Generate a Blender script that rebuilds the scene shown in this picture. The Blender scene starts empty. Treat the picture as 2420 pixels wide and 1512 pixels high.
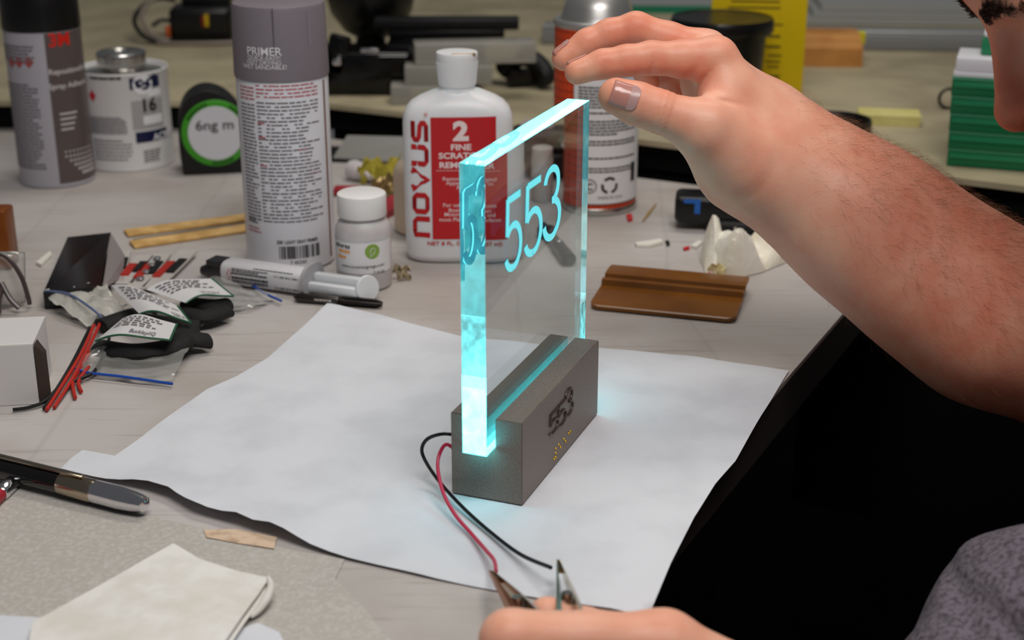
import bpy, bmesh, math, random
import numpy as np
from mathutils import Vector, Matrix, geometry

random.seed(7)
scn = bpy.context.scene
COL = scn.collection

# ------------------------------------------------------------------ camera, world, lights, exposure
F = 3495.0; CX, CY = 1210.0, 756.0            # focal length and centre, pixels of the 2420x1512 frame
PITCH = math.radians(20.5); CAM_H = 0.343     # camera looks down 20.5 deg from 343 mm above the table
SP, CP = math.sin(PITCH), math.cos(PITCH)
cam_d = bpy.data.cameras.new('camera'); cam = bpy.data.objects.new('camera', cam_d); COL.objects.link(cam)
cam.location = (0, 0, CAM_H); cam.rotation_euler = (math.pi/2 - PITCH, 0, 0)
cam_d.sensor_width = 36.0; cam_d.lens = 36.0*F/2420.0; cam_d.clip_start = 0.02
cam_d.dof.use_dof = True; cam_d.dof.focus_distance = 0.82; cam_d.dof.aperture_fstop = 8.6
scn.camera = cam

world = bpy.data.worlds.new('world'); scn.world = world; world.use_nodes = True
world.node_tree.nodes['Background'].inputs[0].default_value = (0.92, 0.95, 1.0, 1)
world.node_tree.nodes['Background'].inputs[1].default_value = 0.085

def area(name, loc, size, power, color, target=(0, 0.8, 0)):
    l = bpy.data.lights.new(name, 'AREA'); l.shape = 'RECTANGLE'; l.size, l.size_y = size
    l.energy = power; l.color = color
    o = bpy.data.objects.new(name, l); COL.objects.link(o); o.location = loc
    o.rotation_euler = (Vector(target) - Vector(loc)).to_track_quat('-Z', 'Y').to_euler()
    return o
# fluorescent troffers over the bench
area('ceiling_lamp', (0.13, 0.32, 1.02), (0.66, 0.34), 7.6, (1.0, 0.96, 0.92), (0.03, 0.84, 0.05))
area('ceiling_lamp', (0.16, 1.40, 1.36), (0.9, 0.3), 6.8, (1.0, 0.95, 0.86), (0.05, 1.15, 0))
scn.view_settings.view_transform = 'Standard'; scn.view_settings.look = 'None'
scn.view_settings.exposure = 0.0; scn.view_settings.gamma = 1.0
scn.view_settings.use_curve_mapping = False
scn.cycles.use_denoising = True
scn.cycles.max_bounces = 14; scn.cycles.transmission_bounces = 12; scn.cycles.transparent_max_bounces = 16
scn.cycles.sample_clamp_indirect = 6.0
scn.cycles.caustics_reflective = False

# ------------------------------------------------------------------ pixel -> place
def D(px, py, d):
    u = (px-CX)/F; v = (py-CY)/F
    return Vector((u*d, d*(CP - v*SP), CAM_H - d*(SP + v*CP)))
def W(px, py, z=0.0):
    v = (py-CY)/F
    return D(px, py, (CAM_H-z)/(SP + v*CP))
def ray(px, py): return D(px, py, 1.0) - Vector((0, 0, CAM_H))
EYE = Vector((0, 0, CAM_H))
def plane_hit(px, py, p0, n):
    r = ray(px, py); return EYE + r*((p0-EYE).dot(n)/r.dot(n))

# ------------------------------------------------------------------ materials
def lin(c):
    if isinstance(c, str):
        c = [int(c[i:i+2], 16)/255 for i in (1, 3, 5)]
        c = [x/12.92 if x <= .04045 else ((x+.055)/1.055)**2.4 for x in c]
    return (c[0], c[1], c[2], 1.0)
MATS = {}
def mat(name, color='#808080', rough=0.5, metal=0.0, noise=None, bump=None, trans=0.0, ior=1.45,
        sss=0.0, emit=None, spec=0.5, alpha=None, coat=0.0):
    """noise=(scale, colour2, low, high): a second colour mixed in by noise; bump=(scale, strength, distance)"""
    if name in MATS: return MATS[name]
    m = bpy.data.materials.new(name); m.use_nodes = True; MATS[name] = m
    nt = m.node_tree; b = nt.nodes['Principled BSDF']
    b.inputs['Base Color'].default_value = lin(color); b.inputs['Roughness'].default_value = rough
    b.inputs['Metallic'].default_value = metal; b.inputs['IOR'].default_value = ior
    b.inputs['Transmission Weight'].default_value = trans
    b.inputs['Specular IOR Level'].default_value = spec
    b.inputs['Coat Weight'].default_value = coat
    if sss:
        b.inputs['Subsurface Weight'].default_value = 1.0
        b.inputs['Subsurface Radius'].default_value = (1.0, 0.45, 0.3); b.inputs['Subsurface Scale'].default_value = sss
    if emit:
        b.inputs['Emission Color'].default_value = lin(emit[0]); b.inputs['Emission Strength'].default_value = emit[1]
    if alpha is not None: b.inputs['Alpha'].default_value = alpha
    if noise or bump:
        tc = nt.nodes.new('ShaderNodeTexCoord')
    if noise:
        n = nt.nodes.new('ShaderNodeTexNoise'); n.inputs['Scale'].default_value = noise[0]; n.inputs['Detail'].default_value = 6
        nt.links.new(tc.outputs['Object'], n.inputs['Vector'])
        r = nt.nodes.new('ShaderNodeMapRange'); r.inputs['From Min'].default_value = noise[2]; r.inputs['From Max'].default_value = noise[3]
        nt.links.new(n.outputs['Fac'], r.inputs['Value'])
        mx = nt.nodes.new('ShaderNodeMix'); mx.data_type = 'RGBA'
        mx.inputs[6].default_value = lin(color); mx.inputs[7].default_value = lin(noise[1])
        nt.links.new(r.outputs[0], mx.inputs[0]); nt.links.new(mx.outputs[2], b.inputs['Base Color'])
    if bump:
        n2 = nt.nodes.new('ShaderNodeTexNoise'); n2.inputs['Scale'].default_value = bump[0]; n2.inputs['Detail'].default_value = 4
        nt.links.new(tc.outputs['Object'], n2.inputs['Vector'])
        bp = nt.nodes.new('ShaderNodeBump'); bp.inputs['Strength'].default_value = bump[1]; bp.inputs['Distance'].default_value = bump[2]
        nt.links.new(n2.outputs['Fac'], bp.inputs['Height']); nt.links.new(bp.outputs[0], b.inputs['Normal'])
    return m

# ------------------------------------------------------------------ mesh building
class MB:
    def __init__(self): self.v = []; self.f = []
    def add(self, v, f, M=None):
        k = len(self.v)
        self.v += [tuple(M @ Vector(p)) if M is not None else tuple(p) for p in v]
        self.f += [tuple(i+k for i in q) for q in f]
        return self
    def box(self, c, s, M=None):
        x, y, z = c; a, b, d = s[0]/2, s[1]/2, s[2]/2
        v = [(x+i*a, y+j*b, z+k*d) for k in (-1, 1) for j in (-1, 1) for i in (-1, 1)]
        return self.add(v, [(0, 2, 3, 1), (4, 5, 7, 6), (0, 1, 5, 4), (2, 6, 7, 3), (0, 4, 6, 2), (1, 3, 7, 5)], M)
    def rbox(self, c, s, bev, seg=3, M=None):
        bm = bmesh.new(); bmesh.ops.create_cube(bm, size=1.0)
        bmesh.ops.scale(bm, vec=s, verts=bm.verts)
        bmesh.ops.bevel(bm, geom=list(bm.edges), offset=bev, segments=seg, profile=0.5, affect='EDGES')
        bmesh.ops.translate(bm, vec=c, verts=bm.verts)
        bm.verts.index_update()
        v = [p.co[:] for p in bm.verts]; f = [[q.index for q in g.verts] for g in bm.faces]; bm.free()
        return self.add(v, f, M)
    def lathe(self, prof, seg=48, M=None, cap=True):
        v = []; f = []
        for r, z in prof:
            for i in range(seg):
                a = 2*math.pi*i/seg; v.append((r*math.cos(a), r*math.sin(a), z))
        for j in range(len(prof)-1):
            for i in range(seg):
                i2 = (i+1) % seg
                f.append((j*seg+i, j*seg+i2, (j+1)*seg+i2, (j+1)*seg+i))
        if cap:
            f.append(tuple(range(seg))[::-1]); k = (len(prof)-1)*seg; f.append(tuple(range(k, k+seg)))
        return self.add(v, f, M)
    def tube(self, pts, r, seg=10, M=None, sy=1.0, up=None):
        pts = [Vector(p) for p in pts]; n = len(pts); v = []; f = []
        rs = r if isinstance(r, (list, tuple)) else [r]*n
        ref = Vector(up) if up else None
        prev = None
        for i, p in enumerate(pts):
            t = (pts[min(i+1, n-1)]-pts[max(i-1, 0)]).normalized()
            if ref is None:
                if prev is None:
                    a = Vector((0, 0, 1)) if abs(t.z) < .9 else Vector((1, 0, 0))
                    s = t.cross(a).normalized()
                else: s = (prev - t*prev.dot(t)).normalized()
            else: s = t.cross(ref).normalized()
            prev = s; u = s.cross(t).normalized()
            for j in range(seg):
                a = 2*math.pi*j/seg
                v.append(p + s*(rs[i]*math.cos(a)) + u*(rs[i]*sy*math.sin(a)))
        for i in range(n-1):
            for j in range(seg):
                j2 = (j+1) % seg; f.append((i*seg+j, i*seg+j2, (i+1)*seg+j2, (i+1)*seg+j))
        f.append(tuple(range(seg))[::-1]); f.append(tuple(range((n-1)*seg, n*seg)))
        return self.add(v, f, M)
    def prism(self, poly, z0, z1, M=None):
        n = len(poly)
        v = [(x, y, z0) for x, y in poly] + [(x, y, z1) for x, y in poly]
        f = [tuple(range(n))[::-1], tuple(range(n, 2*n))] + [(i, (i+1) % n, n+(i+1) % n, n+i) for i in range(n)]
        return self.add(v, f, M)
    def quadmap(self, x0, y0, x1, y1, fn, nx=1, ny=1):
        v = []; f = []
        for j in range(ny+1):
            for i in range(nx+1): v.append(fn(x0+(x1-x0)*i/nx, y0+(y1-y0)*j/ny))
        for j in range(ny):
            for i in range(nx):
                a = j*(nx+1)+i; f.append((a, a+1, a+nx+2, a+nx+1))
        return self.add(v, f)
    def build(self, name, m=None, parent=None, smooth=True, angle=38):
        me = bpy.data.meshes.new(name); me.from_pydata([tuple(p) for p in self.v], [], self.f); me.update()
        if m:
            for q in (m if isinstance(m, (list, tuple)) else [m]): me.materials.append(q)
        if smooth:
            me.shade_smooth(); me.set_sharp_from_angle(angle=math.radians(angle))
        o = bpy.data.objects.new(name, me); COL.objects.link(o)
        if parent: o.parent = parent
        return o

def thing(name, label, cat, loc=(0, 0, 0), rotz=0.0, group=None):
    o = bpy.data.objects.new(name, None); COL.objects.link(o); o.empty_display_size = .01
    o.location = loc; o.rotation_euler = (0, 0, rotz); return tag(o, label, cat, group)
def tag(o, label, cat, group=None, kind=None):
    o['label'] = label; o['category'] = cat
    if group: o['group'] = group
    if kind: o['kind'] = kind
    return o
def spline(pts, n=8):
    P = [Vector(p) for p in pts]; out = []
    for i in range(len(P)-1):
        p0, p1, p2, p3 = P[max(i-1, 0)], P[i], P[i+1], P[min(i+2, len(P)-1)]
        for k in range(n):
            t = k/n
            out.append(0.5*((2*p1) + (p2-p0)*t + (2*p0-5*p1+4*p2-p3)*t*t + (3*p1-p0-3*p2+p3)*t**3))
    return out + [P[-1]]
def axis_matrix(a, b, up=(0, 0, 1)):
    """local +X runs from a to b, +Z as near to up as it can"""
    a, b = Vector(a), Vector(b); x = (b-a).normalized(); y = Vector(up).cross(x).normalized(); z = x.cross(y)
    return Matrix(((x.x, y.x, z.x, a.x), (x.y, y.y, z.y, a.y), (x.z, y.z, z.z, a.z), (0, 0, 0, 1)))
RX = Matrix.Rotation(math.pi/2, 4, 'Y')     # turns a lathe's +Z axis onto +X
def T(x, y, z): return Matrix.Translation((x, y, z))

def sheet(poly, h, res, thick=0.0, two=False):
    """a sheet with outline poly (world x, y), heights h(x, y)"""
    pts = []; n = len(poly)
    for i in range(n):
        a, b = Vector(poly[i]), Vector(poly[(i+1) % n]); k = max(1, int((b-a).length/res))
        pts += [a.lerp(b, j/k) for j in range(k)]
    nb = len(pts); edges = [(i, (i+1) % nb) for i in range(nb)]
    xs = [p.x for p in pts]; ys = [p.y for p in pts]
    bpts = list(pts)
    def inside(x, y):
        c = False; j = nb-1
        for i in range(nb):
            if (bpts[i].y > y) != (bpts[j].y > y) and x < (bpts[j].x-bpts[i].x)*(y-bpts[i].y)/(bpts[j].y-bpts[i].y)+bpts[i].x: c = not c
            j = i
        return c
    y = min(ys)+res/2
    while y < max(ys):
        x = min(xs)+res/2
        while x < max(xs):
            if inside(x, y) and min((p.x-x)**2+(p.y-y)**2 for p in bpts) > (res*.45)**2: pts.append(Vector((x, y)))
            x += res
        y += res
    v, e, f, *_ = geometry.delaunay_2d_cdt(pts, edges, [], 1, 1e-7)
    mb = MB(); V = [(p.x, p.y, h(p.x, p.y)) for p in v]
    mb.add(V, [tuple(q) for q in f])
    if thick:
        k = len(V); mb.add([(p[0], p[1], p[2]-thick) for p in V], [tuple(q)[::-1] for q in f])
        cnt = {}
        for q in f:
            for a, b in zip(q, list(q[1:])+[q[0]]): cnt[(a, b)] = 1
        for (a, b) in cnt:
            if (b, a) not in cnt: mb.f.append((b, a, a+k, b+k))
    return mb

# ------------------------------------------------------------------ print: letters, small type, barcodes
def text_geo(s, size, bold=0.0, align='CENTER', sx=1.0, res=3):
    cu = bpy.data.curves.new('t', 'FONT'); cu.body = s; cu.size = size; cu.align_x = align; cu.align_y = 'BOTTOM_BASELINE'
    cu.offset = bold*size; cu.resolution_u = res
    ob = bpy.data.objects.new('t', cu); COL.objects.link(ob)
    me = bpy.data.meshes.new_from_object(ob.evaluated_get(bpy.context.evaluated_depsgraph_get()))
    v = [(p.co.x*sx, p.co.y) for p in me.vertices]; f = [tuple(q.vertices) for q in me.polygons]
    bpy.data.objects.remove(ob); bpy.data.curves.remove(cu); bpy.data.meshes.remove(me)
    return v, f
def put_text(mb, s, size, at, fn, bold=0.0, align='CENTER', sx=1.0, rot=0.0):
    v, f = text_geo(s, size, bold, align, sx); c, n = math.cos(rot), math.sin(rot)
    mb.add([fn(at[0]+x*c-y*n, at[1]+x*n+y*c) for x, y in v], f)
    return mb
def small_type(mb, x0, x1, y1, y0, pitch, fn, rnd, fill=0.55, rag=0.25, xmax=0.0045):
    """lines of type too small to read, from y1 down to y0"""
    y = y1
    while y-pitch > y0:
        x = x0; end = x1 - (x1-x0)*rag*rnd.random()*(rnd.random() < .5)
        while x < end:
            w = min(rnd.uniform(.35, 1)*xmax, end-x)
            if w > xmax*.1: mb.quadmap(x, y-pitch*fill, x+w, y, fn)
            x += w + xmax*.09
        y -= pitch
    return mb
def barcode(mb, x0, x1, y0, y1, fn, rnd, n=30):
    x = x0; u = (x1-x0)/(n*3.4)
    while x < x1:
        w = u*rnd.choice((1, 1, 2, 3, 4)); mb.quadmap(x, y0, min(x+w, x1), y1, fn); x += w + u*rnd.choice((1, 1, 2, 3))
    return mb

class Cyl:
    """unrolled surface of an upright cylinder whose middle line faces the camera (local coordinates)"""
    def __init__(s, loc, r, lift=0.00025):
        s.loc = Vector(loc); s.r = r; s.a0 = math.atan2(-loc[1], -loc[0]); s.lift = lift
    def at(s, u, z):
        a = s.a0 + u/s.r; r = s.r+s.lift
        return (r*math.cos(a), r*math.sin(a), z)
    def hit(s, px, py):
        d = ray(px, py); o = EYE - s.loc
        A = d.x*d.x+d.y*d.y; B = o.x*d.x+o.y*d.y; C = o.x*o.x+o.y*o.y-s.r**2
        k = max(B*B-A*C, 0); t = (-B-math.sqrt(k))/A; p = o+d*t
        a = math.atan2(p.y, p.x)-s.a0
        a = (a+math.pi) % (2*math.pi)-math.pi
        return a*s.r, p.z

# ------------------------------------------------------------------ the setting
FLOOR_Z = -0.86
mb = MB(); mb.box((0.2, 1.2, FLOOR_Z-0.02), (6, 6, 0.04))
fl = mb.build('floor', mat('floor_dark', '#0b0a0a', .9, noise=(9, '#121011', .4, .6), spec=.1), smooth=False); fl['kind'] = 'structure'  # near black so the floor stays in shade despite the lamps overhead
fl['label'] = 'workshop floor under the table, shade put into its near-black colour'

# near work table: a rectangle turned about 27 degrees
EU = Vector((.4537, .8912)); EV = Vector((-.8912, .4537)); FR = Vector((.3405, 1.163))
def tm():
    m = mat('table_white', '#c2bcb9', .55, noise=(7, '#b0a8a2', .42, .62), bump=(260, .05, .0004))
    nt = m.node_tree; b = nt.nodes['Principled BSDF']; mix = [n for n in nt.nodes if n.type == 'MIX'][0]
    tc = [n for n in nt.nodes if n.type == 'TEX_COORD'][0]
    mp = nt.nodes.new('ShaderNodeMapping'); mp.inputs['Rotation'].default_value = (0, 0, .5); mp.inputs['Scale'].default_value = (3, 60, 1)
    n = nt.nodes.new('ShaderNodeTexNoise'); n.inputs['Scale'].default_value = 5; n.inputs['Detail'].default_value = 8; n.inputs['Distortion'].default_value = .4
    nt.links.new(tc.outputs['Object'], mp.inputs['Vector']); nt.links.new(mp.outputs[0], n.inputs['Vector'])
    r = nt.nodes.new('ShaderNodeMapRange'); r.inputs['From Min'].default_value = .56; r.inputs['From Max'].default_value = .68; r.inputs['To Max'].default_value = .30
    nt.links.new(n.outputs['Fac'], r.inputs['Value'])
    m2 = nt.nodes.new('ShaderNodeMix'); m2.data_type = 'RGBA'; m2.inputs[7].default_value = lin('#7d726a')
    nt.links.new(mix.outputs[2], m2.inputs[6]); nt.links.new(r.outputs[0], m2.inputs[0]); nt.links.new(m2.outputs[2], b.inputs['Base Color'])
    # thin wandering scratches
    v = nt.nodes.new('ShaderNodeTexWave'); v.inputs['Scale'].default_value = 2.4; v.inputs['Distortion'].default_value = 3.5; v.inputs['Detail'].default_value = 3; v.inputs['Detail Scale'].default_value = .6
    nt.links.new(tc.outputs['Object'], v.inputs['Vector'])
    r2 = nt.nodes.new('ShaderNodeMapRange'); r2.inputs['From Min'].default_value = .0; r2.inputs['From Max'].default_value = .002; r2.inputs['To Min'].default_value = .16; r2.inputs['To Max'].default_value = 0
    nt.links.new(v.outputs['Fac'], r2.inputs['Value'])
    m3 = nt.nodes.new('ShaderNodeMix'); m3.data_type = 'RGBA'; m3.inputs[7].default_value = lin('#8a7f78')
    nt.links.new(m2.outputs[2], m3.inputs[6]); nt.links.new(r2.outputs[0], m3.inputs[0]); nt.links.new(m3.outputs[2], b.inputs['Base Color'])
    return m
t = thing('work_table', 'white scuffed work table with dark edge under the paper and the sign', 'table')
A = FR; B = FR + EV*1.7; Cc = B - EU*.95; Dd = FR - EU*.95
MB().prism([A[:], B[:], Cc[:], Dd[:]], -.003, 0.0).build('table_top', tm(), t, smooth=False)
MB().prism([A[:], B[:], Cc[:], Dd[:]], -.032, -.0031).build('edge_core', mat('edge_core', '#2a241f', .7), t, smooth=False)
for p in (A - EU*.1 + EV*.1, B - EU*.1 - EV*.1, Cc + EU*.1 - EV*.1, Dd + EU*.1 + EV*.1):
    MB().box((p.x, p.y, (FLOOR_Z-.033)/2), (.05, .05, -FLOOR_Z-.034)).build('leg', mat('leg_black', '#141414', .5), t, smooth=False)

# higher bench behind
BZ = 0.031
t = thing('back_bench', 'beige worn bench behind the table carrying tools and green boxes', 'bench')
bp = [(1.25, .685), (.407, 1.138), (.11, 1.298), (-.185, 1.447), (-.24, 1.452), (-1.3, 1.47), (-1.3, 2.7), (1.25, 2.7)]
MB().prism(bp, BZ-.005, BZ).build('bench_top', mat('bench_top', '#b9ae90', .6, noise=(11, '#9a8f75', .38, .66), bump=(120, .15, .0006)), t, smooth=False)
bp2 = [(1.25, .70), (.407, 1.153), (.11, 1.313), (-.18, 1.462), (-.24, 1.467), (-1.3, 1.485), (-1.3, 2.69), (1.24, 2.69)]
MB().prism(bp2, .0012, BZ-.0051).build('bench_front', mat('bench_black', '#050505', .75, spec=.2), t, smooth=False)
MB().prism([(.45, 1.136), (.11, 1.318), (-.18, 1.467), (-.18, 1.487), (.11, 1.338), (.45, 1.156)], -.30, .001).build('gap_panel', MATS['bench_black'], t, smooth=False)  # black panel added to keep the gap behind the table dark
for x, y in ((1.1, 1.0), (-1.2, 2.6), (1.1, 2.6)):
    MB().box((x, y, (FLOOR_Z+.001)/2), (.06, .06, -FLOOR_Z+.0)).build('leg', mat('leg_black'), t, smooth=False)

# ------------------------------------------------------------------ paper and foam sheets
def hsh(x, y, s):
    return (math.sin(x*31*s+y*17*s)+math.sin(x*13*s-y*37*s+1.3)+math.sin(x*53*s+y*7*s+2.1))/3
PAPER = [W(*p).xy for p in ((775, 722), (900, 748), (1090, 800), (1250, 818), (1415, 826), (1640, 848), (1864, 880), (1800, 985), (1738, 1095),
         (1690, 1150), (1640, 1225), (1585, 1330), (1532, 1452), (1400, 1440), (1240, 1412), (1030, 1372), (820, 1325), (735, 1302), (640, 1272), (560, 1246),
         (460, 1218), (400, 1182), (352, 1166), (250, 1140), (145, 1112), (168, 1088), (196, 1068), (272, 1082), (330, 1042), (400, 990), (490, 926), (560, 895), (632, 850), (700, 790))]
PB = [W(*p).xy for p in ((352, 1166), (400, 1182), (460, 1218), (560, 1246), (640, 1272))]
def paper_h(x, y):
    z = .0016 + .0010*hsh(x, y, 1.0) + .0004*hsh(x, y, 3.1)
    d = min((Vector((x, y))-p).length for p in PB)
    z += .0065*math.exp(-(d/.02)**2)
    # past the edge of the table the sheet droops a little
    q = (Vector((x, y))-FR).dot(-EV)
    if q > 0: z -= q*q*4
    r = math.hypot(x-.012, y-.71); k = min(max((r-.075)/.05, 0), 1); z = .0016*(1-k)+z*k if q < 0 else z
    return max(z, .0004 if q < 0 else -1)
pm = mat('paper_white', '#dadce3', .7, noise=(26, '#d1d3da', .45, .65), bump=(420, .25, .0006))
o = sheet(PAPER, paper_h, .007, .00012).build('paper_sheet', pm, angle=80)
tag(o, 'large white sheet of paper spread under the glowing sign', 'paper')

FOAM = [W(*p).xy for p in ((-60, 1150), (30, 1145), (150, 1168), (330, 1215), (470, 1250), (620, 1290), (815, 1324), (792, 1372), (860, 1440), (950, 1545), (980, 1640), (-80, 1640))]
fm = mat('foam_film', '#b5b0a9', .6, noise=(420, '#c9c5c0', .45, .75), bump=(420, .5, .0008))
o = sheet(FOAM, lambda x, y: .0007+.00025*hsh(x, y, 2), .012, .0003).build('foam_sheet', fm, angle=80)
tag(o, 'speckled translucent foam packing sheet under the folded napkin', 'packing sheet')
TP = [W(*p).xy for p in ((482, 1258), (560, 1256), (655, 1275), (648, 1302), (560, 1288), (488, 1275))]
o = sheet(TP, lambda x, y: .0014+.0002*hsh(x, y, 4), .008, .0003).build('tape_strip', mat('peach_tape', '#d9bfa6', .7, noise=(160, '#b79a80', .5, .7)), angle=80)
tag(o, 'peach strip of masking tape beside the foam sheet', 'tape')

# folded napkin: layers with a rolled edge at the right
NAP = [W(*p, .0075).xy for p in ((410, 1284), (470, 1318), (560, 1345), (636, 1362), (612, 1400), (575, 1450), (520, 1530), (330, 1560), (60, 1560), (78, 1468), (190, 1405), (310, 1340))]
t = thing('napkin', 'folded white paper napkin with loose layers on the foam sheet', 'napkin')
nm = mat('napkin_white', '#e9e7e3', .85, noise=(60, '#dcd8d0', .4, .65), bump=(500, .3, .0005))
o = sheet(NAP, lambda x, y: .0075+.0012*hsh(x, y, 1.7), .008, .0004).build('top_layer', nm, t, angle=80)
NA2 = [(p[0]+.001, p[1]-.0015) for p in NAP]
sheet(NA2, lambda x, y: .0050+.0012*hsh(x, y, 1.7), .009, .0004).build('lower_layer', nm, t, angle=80)
roll = spline([W(634, 1364, .007), W(640, 1385, .0075), W(632, 1410, .006), W(612, 1440, .004), W(592, 1458, .003)])
MB().tube(roll, [.0008+.0012*math.sin(math.pi*i/(len(roll)-1)) for i in range(len(roll))], 10).build('rolled_edge', nm, t)
NP2 = [W(*p).xy for p in ((-40, 1462), (90, 1470), (160, 1492), (200, 1530), (-40, 1600))]
o = sheet(NP2, lambda x, y: .0022+.0006*hsh(x, y, 3), .01, .0002).build('paper_scrap', pm, angle=80)
tag(o, 'pale paper scrap in the lower left corner under the napkin', 'paper')
NP3 = [W(*p).xy for p in ((545, 1500), (610, 1478), (660, 1500), (690, 1560), (520, 1580))]
o = sheet(NP3, lambda x, y: .0016+.0006*hsh(x, y, 3), .008, .0002).build('paper_scrap', pm, angle=80)
tag(o, 'small white paper scrap just right of the folded napkin', 'paper')

# ------------------------------------------------------------------ the edge-lit sign
DL = Vector((.363, .932, 0)).normalized(); DN = Vector((-DL.y, DL.x, 0))     # along the block, across it
O = Vector((.0050, .6505, .0022))
sign = thing('lit_sign', 'glowing cyan edge-lit acrylic sign reading 553 in a dark slotted block', 'sign', O, math.atan2(DL.y, DL.x))
SM = Matrix(((DL.x, DN.x, 0, O.x), (DL.y, DN.y, 0, O.y), (0, 0, 1, O.z), (0, 0, 0, 1))); SI = SM.inverted()
BL, BW, BH = .1187, .0377, .0442; S0, S1, SZ = .0142, .0272, .0285
prof = [(0, 0), (BW, 0), (BW, BH), (S1, BH), (S1, SZ), (S0, SZ), (S0, BH), (0, BH)]
bm = bmesh.new(); vs = [bm.verts.new((0, y, z)) for y, z in prof]; fc = bm.faces.new(vs)
ex = bmesh.ops.extrude_face_region(bm, geom=[fc]); bmesh.ops.translate(bm, vec=(BL, 0, 0), verts=[g for g in ex['geom'] if isinstance(g, bmesh.types.BMVert)])
bmesh.ops.recalc_face_normals(bm, faces=bm.faces); bmesh.ops.bevel(bm, geom=list(bm.edges), offset=.0004, segments=2, affect='EDGES')
me = bpy.data.meshes.new('base_block'); bm.to_mesh(me); bm.free(); me.materials.append(mat('block_bronze', '#83776f', .45, metal=.2, noise=(900, '#776b64', .4, .6), bump=(1500, .15, .0002)))
block = bpy.data.objects.new('base_block', me); COL.objects.link(block); block.parent = sign

# strokes of the numerals, 0..1 high
def arc(cx, cy, rx, ry, a0, a1, n=12): return [(cx+rx*math.cos(math.radians(a0+(a1-a0)*i/n)), cy+ry*math.sin(math.radians(a0+(a1-a0)*i/n))) for i in range(n+1)]
DIG = {'5': [[(.44, .965), (.06, .965)], [(.065, .99), (.045, .50)], [(.045, .50)] + arc(.225, .315, .225, .285, 128, -90, 18) + arc(.225, .22, .215, .19, -90, -172, 8)],
       '3': [arc(.225, .78, .19, .19, 172, 0, 14) + arc(.235, .75, .18, .22, 0, -92, 8), [(.235, .535)] + arc(.225, .29, .235, .245, 84, -60, 16) + arc(.225, .27, .215, .24, -70, -172, 8)]}
def strip(pts, w, d, fn):
    """flat stroke of width w, depth d, placed by fn(x, y, depth)"""
    mb = MB(); n = len(pts); v = []
    for i in range(n):
        a = Vector(pts[max(i-1, 0)]); b = Vector(pts[min(i+1, n-1)]); tg = (b-a).normalized(); q = Vector((-tg.y, tg.x))*w/2; p = Vector(pts[i])
        v += [fn(p.x+q.x, p.y+q.y, 0), fn(p.x-q.x, p.y-q.y, 0), fn(p.x-q.x, p.y-q.y, d), fn(p.x+q.x, p.y+q.y, d)]
    f = [(0, 1, 2, 3), tuple(4*(n-1)+i for i in (3, 2, 1, 0))]
    for i in range(n-1):
        for j in range(4): f.append((4*i+j, 4*i+4+j, 4*i+4+(j+1) % 4, 4*i+(j+1) % 4))
    mb.add(v, f); return mb

# acrylic slab, local x -0.0105 .. far end; big faces clear, edges glowing from the LEDs below
def glow_mat(name, col, st, streak=0.0, clear=1.0):
    m = bpy.data.materials.new(name); m.use_nodes = True; nt = m.node_tree; nt.nodes.clear()
    out = nt.nodes.new('ShaderNodeOutputMaterial'); g = nt.nodes.new('ShaderNodeBsdfGlass'); g.inputs['IOR'].default_value = 1.49
    g.inputs['Roughness'].default_value = .02; g.inputs['Color'].default_value = (clear*.75, clear, clear, 1)
    e = nt.nodes.new('ShaderNodeEmission'); e.inputs[0].default_value = lin(col); e.inputs[1].default_value = st
    a = nt.nodes.new('ShaderNodeAddShader'); nt.links.new(g.outputs[0], a.inputs[0]); nt.links.new(e.outputs[0], a.inputs[1]); nt.links.new(a.outputs[0], out.inputs[0])
    if streak:
        tc = nt.nodes.new('ShaderNodeTexCoord'); mp = nt.nodes.new('ShaderNodeMapping'); mp.inputs['Scale'].default_value = (160, 160, 130)
        n = nt.nodes.new('ShaderNodeTexNoise'); n.inputs['Scale'].default_value = 1.0; n.inputs['Detail'].default_value = 3
        r = nt.nodes.new('ShaderNodeMapRange'); r.inputs['From Min'].default_value = .35; r.inputs['From Max'].default_value = .7
        r.inputs['To Min'].default_value = st*(1-streak); r.inputs['To Max'].default_value = st*(1+streak)
        nt.links.new(tc.outputs['Object'], mp.inputs[0]); nt.links.new(mp.outputs[0], n.inputs['Vector']); nt.links.new(n.outputs['Fac'], r.inputs['Value']); nt.links.new(r.outputs[0], e.inputs[1])
    return m
AX0, AY0, AY1, AZ0 = -.0105, S0+.0003, S1-.0003, SZ+.0004
top = SI @ D(1143, 391, (SM @ Vector((AX0, AY0, 0)) - EYE).dot(ray(CX, CY).normalized()))
# height from the near right-hand edge of the slab, length from its far end
q = SM @ Vector((AX0, AY0, 0)); lo, hi = .1, .25
def proj(p):
    d = p.y*CP-(p.z-CAM_H)*SP; return CX+F*p.x/d, CY+F*(-(p.z-CAM_H)*CP-p.y*SP)/d
for _ in range(40):
    m_ = (lo+hi)/2
    if proj(Vector((q.x, q.y, m_)))[1] > 391: lo = m_
    else: hi = m_
AZ1 = lo - O.z; lo, hi = .08, .25
for _ in range(40):
    m_ = (lo+hi)/2
    if proj(SM @ Vector((m_, AY0, AZ1)))[0] < 1393: lo = m_
    else: hi = m_
AX1 = lo
cl = bpy.data.materials.new('acrylic_clear'); cl.use_nodes = True; nt = cl.node_tree; nt.nodes.clear()
out = nt.nodes.new('ShaderNodeOutputMaterial'); g = nt.nodes.new('ShaderNodeBsdfGlass'); g.inputs['IOR'].default_value = 1.49; g.inputs['Roughness'].default_value = 0.0
g.inputs['Color'].default_value = (.93, .97, .98, 1); nt.links.new(g.outputs[0], out.inputs[0])
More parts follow.
